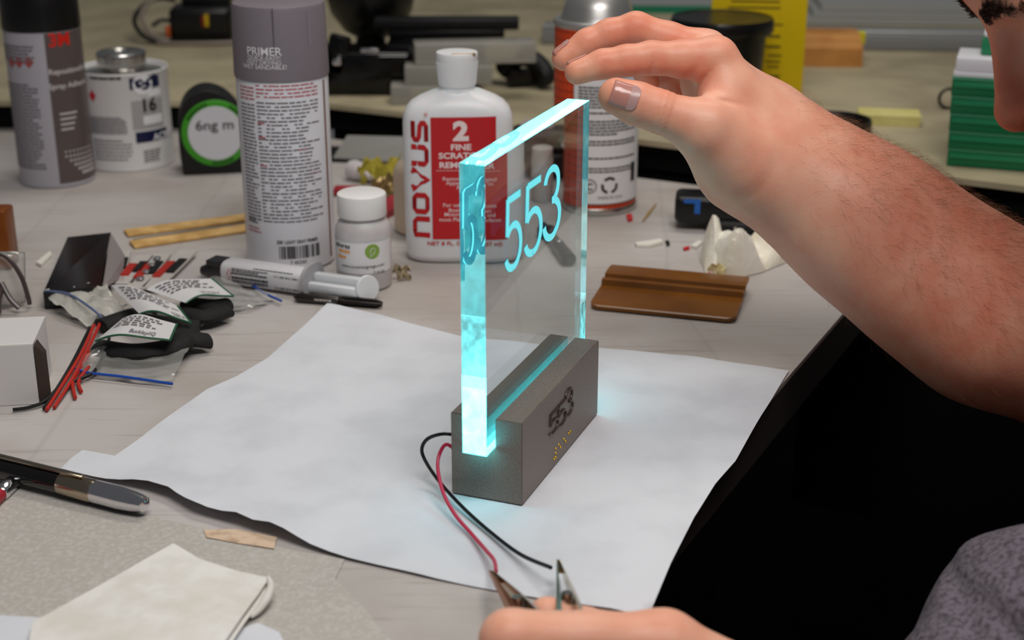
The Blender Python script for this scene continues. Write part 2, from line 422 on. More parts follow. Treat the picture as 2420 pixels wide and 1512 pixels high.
mats = [cl, glow_mat('glow_top', '#8ffbf7', 1.2), glow_mat('glow_side', '#52bcc4', .46, .3), glow_mat('glow_foot', '#86ecf0', .85, .7), glow_mat('glow_under', '#4fe0ea', 10.0)]
ZF = .066 - O.z
v = []
for z in (AZ0, ZF, AZ1): v += [(AX0, AY0, z), (AX1, AY0, z), (AX1, AY1, z), (AX0, AY1, z)]
f = [(3, 2, 1, 0), (8, 9, 10, 11)]; idx = [4, 1]
for k in (0, 1):
    for i in range(4):
        j = (i+1) % 4; f.append((4*k+i, 4*k+j, 4*k+4+j, 4*k+4+i)); idx.append(0 if i in (0, 2) else (3 if k == 0 else 2))
me = bpy.data.meshes.new('acrylic_panel'); me.from_pydata(v, [], f); me.update()
for m_ in mats: me.materials.append(m_)
for p, i in zip(me.polygons, idx): p.material_index = i
panel = bpy.data.objects.new('acrylic_panel', me); COL.objects.link(panel); panel.parent = sign; panel['label'] = 'clear acrylic panel glowing cyan at its edges'

nmat = bpy.data.materials.new('numeral_glow'); nmat.use_nodes = True; nt = nmat.node_tree; nt.nodes.clear()
out = nt.nodes.new('ShaderNodeOutputMaterial'); e = nt.nodes.new('ShaderNodeEmission'); e.inputs[0].default_value = lin('#7ff3fc'); e.inputs[1].default_value = 1.1; nt.links.new(e.outputs[0], out.inputs[0])
nmat2 = bpy.data.materials.new('numeral_rim'); nmat2.use_nodes = True; nt = nmat2.node_tree; nt.nodes.clear()
out = nt.nodes.new('ShaderNodeOutputMaterial'); e = nt.nodes.new('ShaderNodeEmission'); e.inputs[0].default_value = lin('#2aa8d8'); e.inputs[1].default_value = .22; nt.links.new(e.outputs[0], out.inputs[0])
FACE_P = SM @ Vector((0, AY0, 0)); FACE_N = -DN
def face_local(px, py): return SI @ plane_hit(px, py, FACE_P, FACE_N)
for ch, (px0, pyt), (px1, pyb) in (('5', (1196, 470), (1232, 642)), ('5', (1242, 437), (1280, 606)), ('3', (1286, 404), (1323, 570))):
    a = face_local(px0, (pyt+pyb)/2); b = face_local(px1, (pyt+pyb)/2)
    zt = face_local((px0+px1)/2, pyt-10).z; zb = face_local((px0+px1)/2, pyb-6).z
    wd = (b.x-a.x)/.46; h = zt-zb
    fn = lambda x, y, d, a=a, wd=wd, h=h, zb=zb: (a.x+x*wd, AY0+.0004+d, zb+y*h)
    mbn = MB()
    for s in DIG[ch]:
        q = strip(s, .098, .0011, fn); mbn.add(q.v, q.f)
    ob_ = mbn.build('glowing_numeral', [nmat, nmat2], panel, smooth=False)
    for pl in ob_.data.polygons: pl.material_index = 0 if abs(pl.normal.y) > .9 and pl.center.y < AY0+.0008 else 1
# raised numerals and braille on the block's long face
bf = lambda px, py: SI @ plane_hit(px, py, SM @ Vector((0, 0, 0)), -DN)
dm = mat('numeral_brown', '#3a2f2a', .35)
for ch, a, b in (('5', (1297, 972), (1318, 1024)), ('5', (1316, 950), (1337, 1006)), ('3', (1334, 918), (1352, 984))):
    p = bf(a[0], a[1]); q = bf(b[0], b[1]); zt = bf((a[0]+b[0])/2, a[1]+0).z; zb = bf((a[0]+b[0])/2, b[1]-2).z
    wd = (q.x-p.x)/.47; h = zt-zb; mbn = MB()
    for s in DIG[ch]:
        mbn.tube([(p.x+x*wd, -.0002, zb+y*h) for x, y in s], .0008, 8)
    mbn.build('raised_numeral', dm, block)
brass = mat('brass', '#d8b13a', .22, metal=1.0)
for px, py in ((1347.4, 1019.5), (1343.8, 1023.6), (1332.2, 1036.9), (1336.4, 1042.6), (1320.7, 1050.4), (1324.6, 1056.7), (1313, 1059.7), (1313, 1070), (1312.7, 1080.2), (1309.3, 1084.5)):
    p = bf(px, py); mbn = MB(); mbn.lathe([(.00078*math.cos(a), .00078*math.sin(a)) for a in (0, .3, .6, .9, 1.2, 1.45)], 12, T(p.x, 0, p.z) @ Matrix.Rotation(math.pi/2, 4, 'X'))
    mbn.build('braille_bead', brass, block)
# LED strip glowing on the floor of the slot
MB().box((BL/2, (S0+S1)/2, SZ+.0001), (BL*.96, .008, .0002)).build('led_strip', mat('led', '#ffffff', .5, emit=('#8fe8ff', 7.0)), block, smooth=False)
inv = SI
def wire(name, pts, m):
    pp = spline([inv @ p for p in pts], 8); MB().tube(pp, .00095, 8).build(name, m, sign)
wire('black_wire', [SM @ Vector((.012, BW-.001, .026)), W(1050, 1025, .031), W(1012, 1036, .026), W(997, 1060, .020), W(1006, 1090, .014), W(1040, 1140, .008), W(1095, 1200, .005), W(1160, 1258, .004), W(1230, 1310, .006), W(1302, 1341, .012)], mat('wire_black', '#0c0c0e', .4))
wire('red_wire', [SM @ Vector((.006, BW-.001, .020)), W(1055, 1050, .026), W(1038, 1075, .021), W(1035, 1110, .016), W(1048, 1165, .010), W(1075, 1215, .006), W(1115, 1262, .004), W(1150, 1302, .006), W(1168, 1325, .009), W(1172, 1350, .012)], mat('wire_red', '#c2284a', .4))

# ------------------------------------------------------------------ cans and bottles
ink = mat('ink_black', '#17151a', .6); ink_grey = mat('ink_grey', '#6f6a70', .6); ink_red = mat('ink_red', '#c4232a', .55); ink_white = mat('ink_white', '#e9e9ec', .5)
ink_pink = mat('ink_faded_red', '#b8636c', .6); ink_blue = mat('ink_navy', '#10173f', .55); ink_orange = mat('ink_orange', '#e8a14e', .6)
steel = mat('steel', '#c9c7c2', .25, metal=1.0); darkmetal = mat('dark_metal', '#4a4644', .35, metal=.9)
white_pl = mat('white_plastic', '#e6e7ea', .35, sss=.002); black_pl = mat('black_plastic', '#0a0a0b', .32)
rnd = random.Random(3)

# grey primer spray can
p = W(690, 612); p.z = .0002; R = .0325
can = thing('primer_can', 'white spray can of light gray primer with a tall grey cap', 'spray can', p)
MB().lathe([(.026, .003), (.0300, 0), (.0322, .0015), (.0326, .004), (.0326, .1395), (.0318, .142), (.030, .1432)], 72).build('can_body', mat('can_white', '#dcdce2', .32), can)
cap = MB().lathe([(.0333, .1385), (.0336, .141), (.0334, .150), (.0326, .1870), (.0318, .1892), (.029, .1902)], 72).build('cap', mat('cap_grey', '#7d757c', .45), can)
cy = Cyl(p, .0326)
for px, pm_ in ((643, '#5b545a'), (727, '#98909a')):
    u, z0 = Cyl(p, .0332).hit(px, 20); _, z1 = Cyl(p, .0332).hit(px, 108)
    c3 = Cyl(p, .0332, .0003); MB().tube([c3.at(u, z0), c3.at(u*1.005, (z0+z1)/2), c3.at(u*1.01, z1)], .00035, 6).build('cap_notch', mat('cap_line_%d' % px, pm_, .5), cap)
c4 = Cyl(p, .03355, .0003); mb = MB()
for s, py, sz, bd in (('PRIMER', 131, .0079, .012), ('QUICK-EASY!', 142, .0041, .005), ('FAST DRYING', 153, .0041, .005), ('WET SANDABLE!', 164, .0044, .005)):
    put_text(mb, s, sz, c4.hit(622, py), c4.at, bd)
mb.build('cap_lettering', mat('letter_silver', '#dedbdf', .5), cap)
def col(px0, px1, py0, py1): # a block in unrolled coordinates from pixel corners
    a = cy.hit(px0, py0); b = cy.hit(px1, py0); return a[0], b[0], a[1], cy.hit((px0+px1)/2, py1)[1]
x0, x1, zt, zb = col(604, 749, 200, 535)
mb = MB(); small_type(mb, x0, x1, zt-.012, zb+.001, .0026, cy.at, rnd, .42, .3, .010); mb.build('small_print', ink_grey, can, smooth=False)['kind'] = 'stuff'
mb = MB(); small_type(mb, x0, x1, zt, zt-.0122, .0026, cy.at, rnd, .42, .1, .010)
for k, f0 in ((.26, .0), (.36, .0), (.45, .62), (.56, .0), (.63, .8)): mb.quadmap(x0+(x1-x0)*f0, zt-(zt-zb)*k-.0011, x0+(x1-x0)*f0+.0055, zt-(zt-zb)*k, cy.at)
mb.build('red_print', ink_pink, can, smooth=False)['kind'] = 'stuff'
x0, x1, zt, zb = col(568, 599, 200, 560)
mb = MB(); small_type(mb, x0, x1, zt-.012, zb+.012, .0026, cy.at, rnd, .42, .4, .008)
a = cy.hit(600, 512); mb.quadmap(a[0]-.006, a[1]-.004, a[0]-.002, a[1], cy.at); mb.quadmap(a[0]-.001, a[1]-.004, a[0]+.002, a[1], cy.at)
mb.build('small_print', ink_grey, can, smooth=False)['kind'] = 'stuff'
mb = MB(); small_type(mb, x0, x1, zt, zt-.0115, .0026, cy.at, rnd, .42, .2, .008); small_type(mb, x0, x1, zb+.0115, zb+.005, .0026, cy.at, rnd, .42, .2, .008); mb.build('red_print', ink_pink, can, smooth=False)['kind'] = 'stuff'
a = cy.hit(654, 573); b = cy.hit(754, 562); mb = MB(); put_text(mb, '2081 LIGHT GRAY PRIMER', .0037, (a[0], a[1]-.001), cy.at, .02, 'LEFT', sx=(b[0]-a[0])/.0445)
c1 = cy.hit(660, 612); barcode(mb, a[0]+.0015, b[0], c1[1], a[1]-.0028, cy.at, rnd, 34)
put_text(mb, '7 45250', .0036, (a[0]+.015, c1[1]-.004), cy.at, .01)
mb.build('barcode', ink, can, smooth=False)
u, z0 = cy.hit(762, 190); u2, z1 = cy.hit(770, 400)
mb = MB(); mb.quadmap(u, .006, u+.0022, .1365, cy.at, 1, 2); mb.build('label_seam', mat('seam_brown', '#7c4a2c', .5), can, smooth=False)

# white polish bottle: rounded-rectangle body
def superloop(a, b, n, k=56):
    out = []
    for i in range(k):
        t = 2*math.pi*i/k; c, s = math.cos(t), math.sin(t)
        out.append((a*math.copysign(abs(c)**(2/n), c), b*math.copysign(abs(s)**(2/n), s)))
    return out
def loft(loops, cap=True):
    mb = MB(); k = len(loops[0][0]); v = []; f = []
    for lp, z in loops: v += [(x, y, z) for x, y in lp]
    for j in range(len(loops)-1):
        for i in range(k): f.append((j*k+i, j*k+(i+1) % k, (j+1)*k+(i+1) % k, (j+1)*k+i))
    f.append(tuple(range(k))[::-1]); f.append(tuple(range((len(loops)-1)*k, len(loops)*k)))
    return mb.add(v, f)
p = W(1086, 603); p.z = .0002
bot = thing('polish_bottle', 'white polish bottle with red panel and vertical NOVUS lettering', 'bottle', p, math.radians(3))
BA, BB = .0400, .0215
loops = [(superloop(BA*.86, BB*.82, 3.2), 0), (superloop(BA*.95, BB*.95, 3.2), .002), (superloop(BA*.985, BB, 3.2), .006), (superloop(BA, BB, 3.2), .03), (superloop(BA*1.0, BB, 3.2), .102)]
for t_, s_ in ((.107, .985), (.1125, .94), (.117, .84), (.1205, .70), (.123, .56), (.1250, .44)):
    loops.append((superloop(BA*s_, max(BB*(1-(1-s_)*.75), .0128), 3.2-(1-s_)*1.6), t_))
loops += [(superloop(.0128, .0128, 2), .1262), (superloop(.0125, .0125, 2), .129)]
loft(loops).build('bottle_body', white_pl, bot, angle=50)
capo = MB().lathe([(.0131, .1285), (.0134, .1295), (.0150, .1490), (.0150, .1515), (.0146, .1524), (.0105, .1528)], 48).build('flip_cap', mat('cap_white', '#e9eaec', .35), bot)
mbr = MB()
for i in range(48):
    a = 2*math.pi*i/48; mbr.tube([(.0133*math.cos(a), .0133*math.sin(a), .1300), (.0148*math.cos(a), .0148*math.sin(a), .1462)], .00033, 4)
mbr.build('ribbing', MATS['cap_white'], capo)
MB().tube([(-.004, -.0115, .1529), (.012, -.0098, .1526)], .00035, 6).build('lid_seam', mat('dried_wax', '#c79a55', .6), capo)
MB().lathe([(.0013, 0), (.0009, .0006), (.0003, .0007)], 10, T(.0118, -.0092, .1520) @ Matrix.Rotation(1.2, 4, 'X')).build('spout_hole', mat('wax_brown', '#7c5426', .6), capo)
def ysurf(x): return BB*max(1-abs(x/BA)**3.2, 0)**(1/3.2)
def nv(x, z): return (x, -ysurf(x)-.0003, z)
MBT = bot.matrix_basis
def nhit(px, py):
    bpy.context.view_layer.update(); M = Matrix.Translation(p) @ Matrix.Rotation(math.radians(3), 4, 'Z'); n = M.to_3x3() @ Vector((0, -1, 0))
    q = M.inverted() @ plane_hit(px, py, M @ Vector((0, -BB, 0)), n); return q.x, q.z
a = nhit(1017, 278); b = nhit(1186, 565)
RPX0, RPX1, RPZ1, RPZ0 = a[0], nhit(1166, 300)[0]+.002, a[1], nhit(1024, 566)[1]
mb = MB(); mb.quadmap(RPX0, RPZ0, RPX1, RPZ1, nv, 20, 1); mb.build('red_panel', mat('panel_red', '#c01a20', .45), bot, smooth=False)
nv2 = lambda x, z: (x, -ysurf(x)-.0005, z)
# NOVUS reads upwards along the left side; letters made of bars like the wide logo face
def bars(L):
    return {'N': [[(.12, 0), (.12, .88), (.30, 1-.12), (.75, 1-.12), (.88, .75), (.88, 0)]],
            'O': [[(.30, .12), (.75, .12), (.88, .25), (.88, .75), (.75, .88), (.25, .88), (.12, .75), (.12, .25), (.25, .12), (.32, .12)]],
            'V': [[(.06, 1), (.5, .08), (.94, 1)]],
            'U': [[(.12, 1), (.12, .25), (.25, .12), (.75, .12), (.88, .25), (.88, 1)]],
            'S': [[(.95, .88), (.25, .88), (.12, .78), (.12, .62), (.25, .54), (.75, .48), (.88, .38), (.88, .24), (.75, .12), (.05, .12)]]}[L]
nb = nhit(990, 563); nt_ = nhit(990, 280); xl = nhit(973, 420)[0]; xr = nhit(1014, 420)[0]
mb = MB(); H5 = (nt_[1]-nb[1]); step = H5/5
for i, L in enumerate('NOVUS'):
    w = step*.90; z0 = nb[1]+i*step
    for st in bars(L):
        # letter x runs up the bottle, letter y runs to the left
        s_ = strip(st, .33 if L == 'V' else .25, 0, lambda x, y, d, z0=z0, w=w: nv2(xr-(xr-xl)*y, z0+x*w)); mb.add(s_.v, s_.f)
put_text(mb, '®', .004, (nhit(1006, 276)[0], nhit(1006, 276)[1]), nv2)
q = nhit(1086, 579); put_text(mb, 'NET 8 FL. OZ. (237 ml)', .0042, (q[0], q[1]), nv2, .02, sx=1.15)
mb.build('red_lettering', mat('panel_red'), bot, smooth=False)
mb = MB(); cxp = nhit(1090, 400)[0]
for s_, py, sz, bd, sx in (('2', 330, .0185, .05, 1.15), ('FINE', 354, .0060, .03, 1.25), ('SCRATCH', 374, .0060, .03, 1.2), ('REMOVER', 396, .0060, .03, 1.2)):
    put_text(mb, s_, sz, (cxp, nhit(1090, py)[1]), nv2, bd, sx=sx)
z = nhit(1090, 403)[1]; mb.quadmap(cxp-.018, z, cxp+.020, z+.0003, nv2, 8)
for s_, py in (('Restores Original', 426), ('Appearance to', 436), ('Plastic', 447), ('For use on Autos', 488), ('Boats, Planes', 500), ('Motorcycles and', 510), ('most Plastic Surfaces', 522)):
    put_text(mb, s_, .0040, (cxp+.002, nhit(1090, py)[1]), nv2, .004, sx=1.1)
mb.build('white_lettering', mat('letter_pink_white', '#f0dcdc', .5), bot, smooth=False)

# small white jar
p = W(862, 672); p.z = .0002
jar = thing('plastic_jar', 'small frosted plastic jar with white screw lid and green leaf label', 'jar', p)
frost = mat('frosted_plastic', '#cfcbcc', .45, sss=.004, noise=(40, '#c3bfc1', .4, .6))
MB().lathe([(.0165, 0), (.0187, .001), (.0194, .003), (.0194, .0395), (.0188, .0440), (.0172, .0472), (.0150, .0490), (.0146, .0500), (.0146, .054)], 60).build('jar_body', frost, jar)
MB().lathe([(.0168, .0515), (.0171, .0521), (.0171, .0655), (.0167, .0668), (.0157, .0674), (.001, .0671)], 60).build('lid', mat('lid_white', '#eceae9', .4), jar)
cy = Cyl(p, .0194, .0002)
ul, zt = cy.hit(794, 585); ur, zb = cy.hit(925, 665); zt = cy.hit(860, 575)[1]; zb = cy.hit(862, 648)[1]
lab = MB(); lab.quadmap(ul-.012, zb, ur-.0015, zt, cy.at, 24, 1); lab = lab.build('label', mat('label_white', '#e4e2e4', .5), jar)
cy2 = Cyl(p, .0194, .0004)
mb = MB(); e = cy2.hit(828, 588); put_text(mb, 'spheres', .0048, (e[0], e[1]), cy2.at, .012, 'RIGHT')
q = cy2.hit(858, 634); put_text(mb, 'www.accentsignage.com', .0033, (q[0], q[1]), cy2.at, 0)
q = cy2.hit(908, 641); put_text(mb, '7-9156', .0033, (q[0], q[1]-.0005), cy2.at, 0, 'RIGHT'); mb.build('label_lettering', ink, lab, smooth=False)
mb = MB(); e = cy2.hit(828, 601); small_type(mb, e[0]-.010, e[0], e[1]+.0026, e[1]-.0016, .0034, cy2.at, rnd, .6, 0, .004); e = cy2.hit(818, 613); small_type(mb, e[0]-.008, e[0], e[1]+.0026, e[1]-.0016, .0034, cy2.at, rnd, .6, 0, .004); mb.build('orange_lettering', ink_orange, lab, smooth=False)
q = cy2.hit(880, 594); mb = MB(); rr = .0053
fan = [cy2.at(q[0], q[1])] + [cy2.at(q[0]+rr*math.cos(2*math.pi*i/28), q[1]+rr*math.sin(2*math.pi*i/28)) for i in range(28)]
mb.add(fan, [(0, i+1, (i+1) % 28+1) for i in range(28)]); mb.build('green_disc', mat('leaf_green', '#86a845', .5), lab, smooth=False)
cy3 = Cyl(p, .0194, .0006)
leaf = [(-.0016, -.0038), (-.0016, -.001), (-.0013, .0014), (.0003, .0026), (.0018, .0018), (.0018, .0002), (.0008, -.0014), (-.0012, -.0034)]
s_ = strip(leaf, .0004, 0, lambda x, y, d: cy3.at(q[0]+x, q[1]+y)); s_.build('leaf_mark', ink_white, lab, smooth=False)

# syringe of two-part adhesive lying in front of the can
A_ = W(512, 634, .0095); B_ = W(868, 683, .0105); L = (B_-A_).length
syr = thing('adhesive_syringe', 'white double-barrel adhesive syringe lying before the primer can', 'syringe', (0, 0, 0))
M = axis_matrix(A_, B_)
sylab = mat('syringe_label', '#e2e0e3', .3)
loops = [(superloop(.0088, .0078, 3.0, 32), 0.0), (superloop(.0098, .0086, 3.0, 32), .002), (superloop(.0098, .0086, 3.0, 32), L*.56)]
lf = loft(loops); M2 = M @ T(L*.075, 0, 0) @ Matrix.Rotation(math.pi/2, 4, 'Z') @ Matrix.Rotation(math.pi/2, 4, 'X')
MB().add(lf.v, lf.f, M2).build('barrel', sylab, syr)
nz = MB()
nz.tube([M @ Vector((-.012, 0, -.003)), M @ Vector((-.004, 0, -.002)), M @ Vector((.004, 0, 0)), M @ Vector((L*.085, 0, 0))], [.0035, .0058, .0072, .0078], 14)
nz.box((.002, .0, .0055), (.012, .013, .004), M); nz.box((-.004, .004, -.002), (.016, .004, .005), M)
nz.build('nozzle_cap', mat('nozzle_black', '#2a282b', .3), syr)
fl_ = MB(); fl_.add(*(lambda q: (q.v, q.f))(loft([(superloop(.0145, .0118, 2.6, 36), 0), (superloop(.0145, .0118, 2.6, 36), .0026)])), M @ T(L*.635, 0, .0012) @ Matrix.Rotation(math.pi/2, 4, 'Z') @ Matrix.Rotation(math.pi/2, 4, 'X'))
fl_.build('finger_flange', mat('flange_grey', '#a9a7ab', .4), syr)
pl_ = MB(); pl_.rbox((L*.80, .0040, .0008), (L*.34, .0064, .0100), .0012, 2, M); pl_.rbox((L*.80, -.0048, -.0018), (L*.34, .0060, .0066), .0012, 2, M)
pl_.build('plunger', mat('plunger_white', '#dcdee1', .35), syr)
pc = M @ Vector((L, 0, .0005)); ax = (B_-A_).normalized(); fa = (ax*.62 + (EYE-pc).normalized()*.60).normalized()
q_ = Vector((0, 0, 1)).rotation_difference(fa).to_matrix().to_4x4()
MB().lathe([(.0084, -.0012), (.0091, -.0006), (.0091, .0006), (.0084, .0013)], 40, Matrix.Translation(pc) @ q_).build('thumb_pad', mat('plunger_white'), syr)
def sy(u, w): # print on the camera side of the barrel: u along it, w up round the shoulder
    a = -math.pi/2 + w/.0092; c, s = math.cos(a), math.sin(a)
    x, y = .0089*math.copysign(abs(c)**(2/3), c), .0101*math.copysign(abs(s)**(2/3), s)
    return tuple(M @ Vector((u, y, x)))
mb = MB(); small_type(mb, L*.155, L*.40, .0046, -.0048, .00155, sy, rnd, .5, .35, .0035); small_type(mb, L*.30, L*.56, .0070, .0040, .0016, sy, rnd, .5, .1, .004)
barcode(mb, L*.44, L*.60, -.0042, .0030, sy, rnd, 22); put_text(mb, '0 78383 21171 7', .0022, (L*.50, -.0062), sy); mb.build('small_print', ink, syr, smooth=False)
mb = MB()
dq = [(L*.125, .0005), (L*.14, .0038), (L*.152, .0005), (L*.137, -.0028), (L*.125, .0005)]
s_ = strip(dq, .0005, 0, lambda x, y, d: sy(x, y)); s_.build('hazard_diamond', ink_red, syr, smooth=False)

# thread tap
A_ = W(694, 702, .0034); B_ = W(903, 718, .0034); L = (B_-A_).length; M = axis_matrix(A_, B_)
tap = thing('thread_tap', 'dark steel thread tap lying below the syringe', 'tool')
MB().lathe([(.0004, 0), (.0030, .0030), (.0033, .004), (.0033, .031), (.0028, .0325)], 24, M @ RX).build('shank', darkmetal, tap)
tp = MB(); n = 30
for i in range(4):
    a = math.pi/2*i; tp.tube([(L*.52, .0017*math.cos(a), .0017*math.sin(a)), (L*.56, .0021*math.cos(a), .0021*math.sin(a)), (L*.93, .0021*math.cos(a), .0021*math.sin(a)), (L, .0012*math.cos(a), .0012*math.sin(a))], [.0008, .0013, .0013, .0007], 8, M)
tp.lathe([(.0024, .0325), (.0024, L*.56), (.0017, L*.6), (.0015, L)], 16, M @ RX); tp.build('fluted_thread', mat('tap_black', '#353130', .4, metal=.8), tap)
mb = MB(); small_type(mb, .016, .028, .0013, -.0009, .0020, lambda u, w: tuple(M @ Vector((u, -.0034, w))), rnd, .7, 0, .003); mb.build('etched_mark', steel, tap, smooth=False)

# tape measure
p = W(512, 399); p.z = .0002; yaw = math.atan2(-p.x, p.y)
tm_ = thing('tape_measure', 'black tape measure with green ring and handwritten white disc', 'tape measure', p, yaw*-1*-1)
ol = [(-.029, 0), (.033, 0), (.034, .012), (.030, .030), (.026, .052), (.012, .070), (-.006, .076), (-.022, .068), (-.030, .050), (-.031, .020)]
ols = spline([(x, z, 0) for x, z in ol]+[(ol[0][0], ol[0][1], 0)], 5)[:-1]
bmx = MB(); bmx.prism([(q.x, q.y) for q in ols], -.019, .019, Matrix.Rotation(math.pi/2, 4, 'X')); b_ = bmx.build('case', mat('rubber_black', '#0c0c0d', .6), tm_, angle=50)
bv = b_.modifiers.new('b', 'BEVEL'); bv.width = .003; bv.segments = 3
RC = T(.0015, -.0192, .0375) @ Matrix.Rotation(math.pi/2, 4, 'X')
MB().lathe([(.0300, 0), (.0300, .0010), (.0292, .0014), (.0240, .0014)], 56, RC).build('green_ring', mat('ring_green', '#3f9a22', .4), tm_)
wd_ = MB().lathe([(.0243, .0), (.0243, .0018), (.0240, .0021)], 56, RC).build('white_disc', mat('disc_white', '#d4d3da', .45), tm_)
tf = lambda x, y: (.0015+x, -.0192-.0023, .0375+y)
mb = MB(); put_text(mb, '6ng m', .0125, (-.0005, .0035), tf, .012, sx=1.1); mb.build('handwriting', ink, wd_, smooth=False)
mb = MB()
for s0, n0, a0 in ((12, 7, 150), (16, 9, 60), (10, 6, -60)):
    for i in range(n0):
        a = math.radians(a0-i*7); r0, r1 = .0256, .0285
        mb.add([tf(r0*math.cos(a), r0*math.sin(a)), tf(r1*math.cos(a), r1*math.sin(a)), tf(r1*math.cos(a-.07), r1*math.sin(a-.07)), tf(r0*math.cos(a-.07), r0*math.sin(a-.07))], [(0, 1, 2, 3)])
mb.build('ring_print', mat('ink_dark_green', '#123c0c', .5), tm_, smooth=False)
MB().rbox((.034, -.004, .004), (.010, .022, .0035), .0008, 2).build('tape_hook', steel, tm_)

# solvent cement tin
p = W(309, 381); p.z = .0002; R = .0402
tin = thing('cement_tin', 'white cement tin marked 16 with a steel screw cap', 'tin', p)
MB().lathe([(.0385, .0008), (.0402, 0), (.0408, .0012), (.0400, .0028), (.0400, .0850), (.0409, .0872), (.0404, .0886), (.0385, .0878), (.0375, .0855)], 72).build('tin_body', mat('tin_label', '#d8d6d6', .35), tin)
MB().lathe([(.0378, .0853), (.024, .0866), (.0215, .0872), (.0205, .0885)], 60, cap=False).build('tin_top', steel, tin)
tc_ = MB().lathe([(.0216, .0885), (.0222, .0895), (.0218, .0915), (.0222, .0930), (.0218, .0950), (.0222, .0968), (.0222, .1008), (.0212, .1022), (.0180, .1030), (.0176, .1015), (.001, .1012)], 60).build('screw_cap', steel, tin)
cy = Cyl(p, .0400, .0003); cyb = Cyl(p, .0400, .0005)
mb = MB(); a = cy.hit(303, 172); b = cy.hit(386, 160); c_ = cy.hit(305, 213)
mb.quadmap(a[0], c_[1], a[0]+.03, .0845, cy.at, 12, 1); mb.build('navy_corner', ink_blue, tin, smooth=False); mb = MB()
a2 = cy.hit(320, 313); mb.quadmap(a2[0], cy.hit(330, 338)[1], a2[0]+.034, cy.hit(330, 312)[1], cy.at, 12, 1); mb.build('navy_band', ink_blue, tin, smooth=False)
q = cyb.hit(337, 199); fan = [cyb.at(*q)] + [cyb.at(q[0]+.0093*math.cos(2*math.pi*i/30), q[1]+.0093*math.sin(2*math.pi*i/30)) for i in range(30)]
mb = MB().add(fan, [(0, i+1, (i+1) % 30+1) for i in range(30)]); mb.quadmap(q[0]+.004, q[1]-.012, q[0]+.018, q[1]-.006, cyb.at, 6); 
q2 = cyb.hit(371, 326); put_text(mb, 'ACRYLIC', .009, (q2[0]-.004, q2[1]-.0015), cyb.at, .02, 'LEFT'); mb.build('white_print', ink_white, tin, smooth=False)
cyc = Cyl(p, .0400, .0007); s_ = MB()
for st in ([(-.0075, .002), (-.002, .004), (.001, .001), (-.003, -.002), (-.0065, -.001)], [(.0015, -.001), (.005, .003), (.0135, .007)], [(-.001, -.004), (.004, -.0035), (.007, .000)]):
    w_ = strip(st, .0026, 0, lambda x, y, d: cyc.at(q[0]+x, q[1]+y)); s_.add(w_.v, w_.f)
s_.build('navy_emblem', ink_blue, tin, smooth=False)
mb = MB(); a = cy.hit(309, 240); mb.quadmap(a[0], cy.hit(312, 308)[1], a[0]+.032, a[1], cy.at, 12, 1); mb.build('grey_panel', mat('panel_grey', '#a8a6a7', .5), tin, smooth=False)
mb = MB(); q = cyb.hit(352, 262); put_text(mb, '16', .0165, (q[0], q[1]), cyb.at, .03); mb.build('size_numeral', ink, tin, smooth=False); mb = MB()
x0 = cy.hit(200, 190)[0]; x1 = cy.hit(290, 190)[0]
q = cyb.hit(246, 190); small_type(mb, q[0]-.014, q[0]+.015, q[1]+.003, q[1]-.001, .0036, cyb.at, rnd, .7, 0, .009)
mb.build('caution_line', ink, tin, smooth=False)
mb = MB(); small_type(mb, x0+.004, x1, .050, .0335, .0020, cyb.at, rnd, .5, .2, .005); small_type(mb, x0+.006, x1+.003, .029, .008, .0034, cyb.at, rnd, .35, .3, .006)
a = cy.hit(340, 366); small_type(mb, a[0], a[0]+.018, a[1]+.004, a[1]-.008, .0024, cyb.at, rnd, .5, .2, .006); mb.build('small_print', ink_grey, tin, smooth=False)
q = cyb.hit(219, 226); mb = MB().add([cyb.at(q[0]-.004, q[1]), cyb.at(q[0], q[1]-.0055), cyb.at(q[0]+.004, q[1]), cyb.at(q[0], q[1]+.0055)], [(0, 1, 2, 3)]); mb.build('hazard_diamond', ink_red, tin, smooth=False)
q = cy.hit(358, 283); mb = MB(); mb.quadmap(q[0]-.008, q[1]-.0035, q[0]+.012, q[1]+.0045, cyb.at, 8); mb.build('size_box', ink_white, tin, smooth=False)

# tall adhesive spray can with a black cap
p = W(138, 424); p.z = .0002; R = .0320
sp = thing('adhesive_can', 'grey and brown spray can with a black cap and red 3M mark', 'spray can', p)
MB().lathe([(.0285, .002), (.0318, 0), (.0326, .0018), (.0320, .004), (.0320, .134), (.0312, .136)], 64).build('can_body', mat('can_silver', '#a7a3ab', .32), sp)
MB().lathe([(.0326, .1345), (.0328, .137), (.0318, .174), (.0300, .1775), (.001, .178)], 64).build('cap', black_pl, sp)
cy = Cyl(p, .0320, .0003); cyb = Cyl(p, .0320, .0005)
bx0 = cy.hit(122, 250)[0]; bx1 = cy.hit(210, 300)[0]+.012
mb = MB(); mb.quadmap(bx0, .004, bx1, .1335, cy.at, 20, 1); mb.build('brown_panel', mat('panel_brown', '#5b504e', .35), sp, smooth=False)
mb = MB(); q = cyb.hit(142, 108); put_text(mb, '3M', .0155, (q[0], q[1]), cyb.at, .03, sx=1.0); mb.build('red_mark', mat('mark_red', '#d01f14', .4), sp, smooth=False)
mb = MB(); q = cyb.hit(160, 172); put_text(mb, 'Repositionable', .0066, (q[0]+.003, q[1]), cyb.at, .02); q = cyb.hit(165, 206); put_text(mb, 'Spray Adhesive', .0066, (q[0]+.002, q[1]), cyb.at, .02)
x0 = cyb.hit(140, 260)[0]
for i in range(4): mb.quadmap(x0, .064-i*.0045, x0+.016-i*.0015, .0655-i*.0045, cyb.at, 5)
for r_ in range(6):
    for c_ in range(9):
        if r_+c_ > 3: mb.quadmap(x0+.001+c_*.0036, .010+r_*.0042, x0+.0022+c_*.0036+.0003*(6-r_), .0112+r_*.0042+.0002*(6-r_), cyb.at)
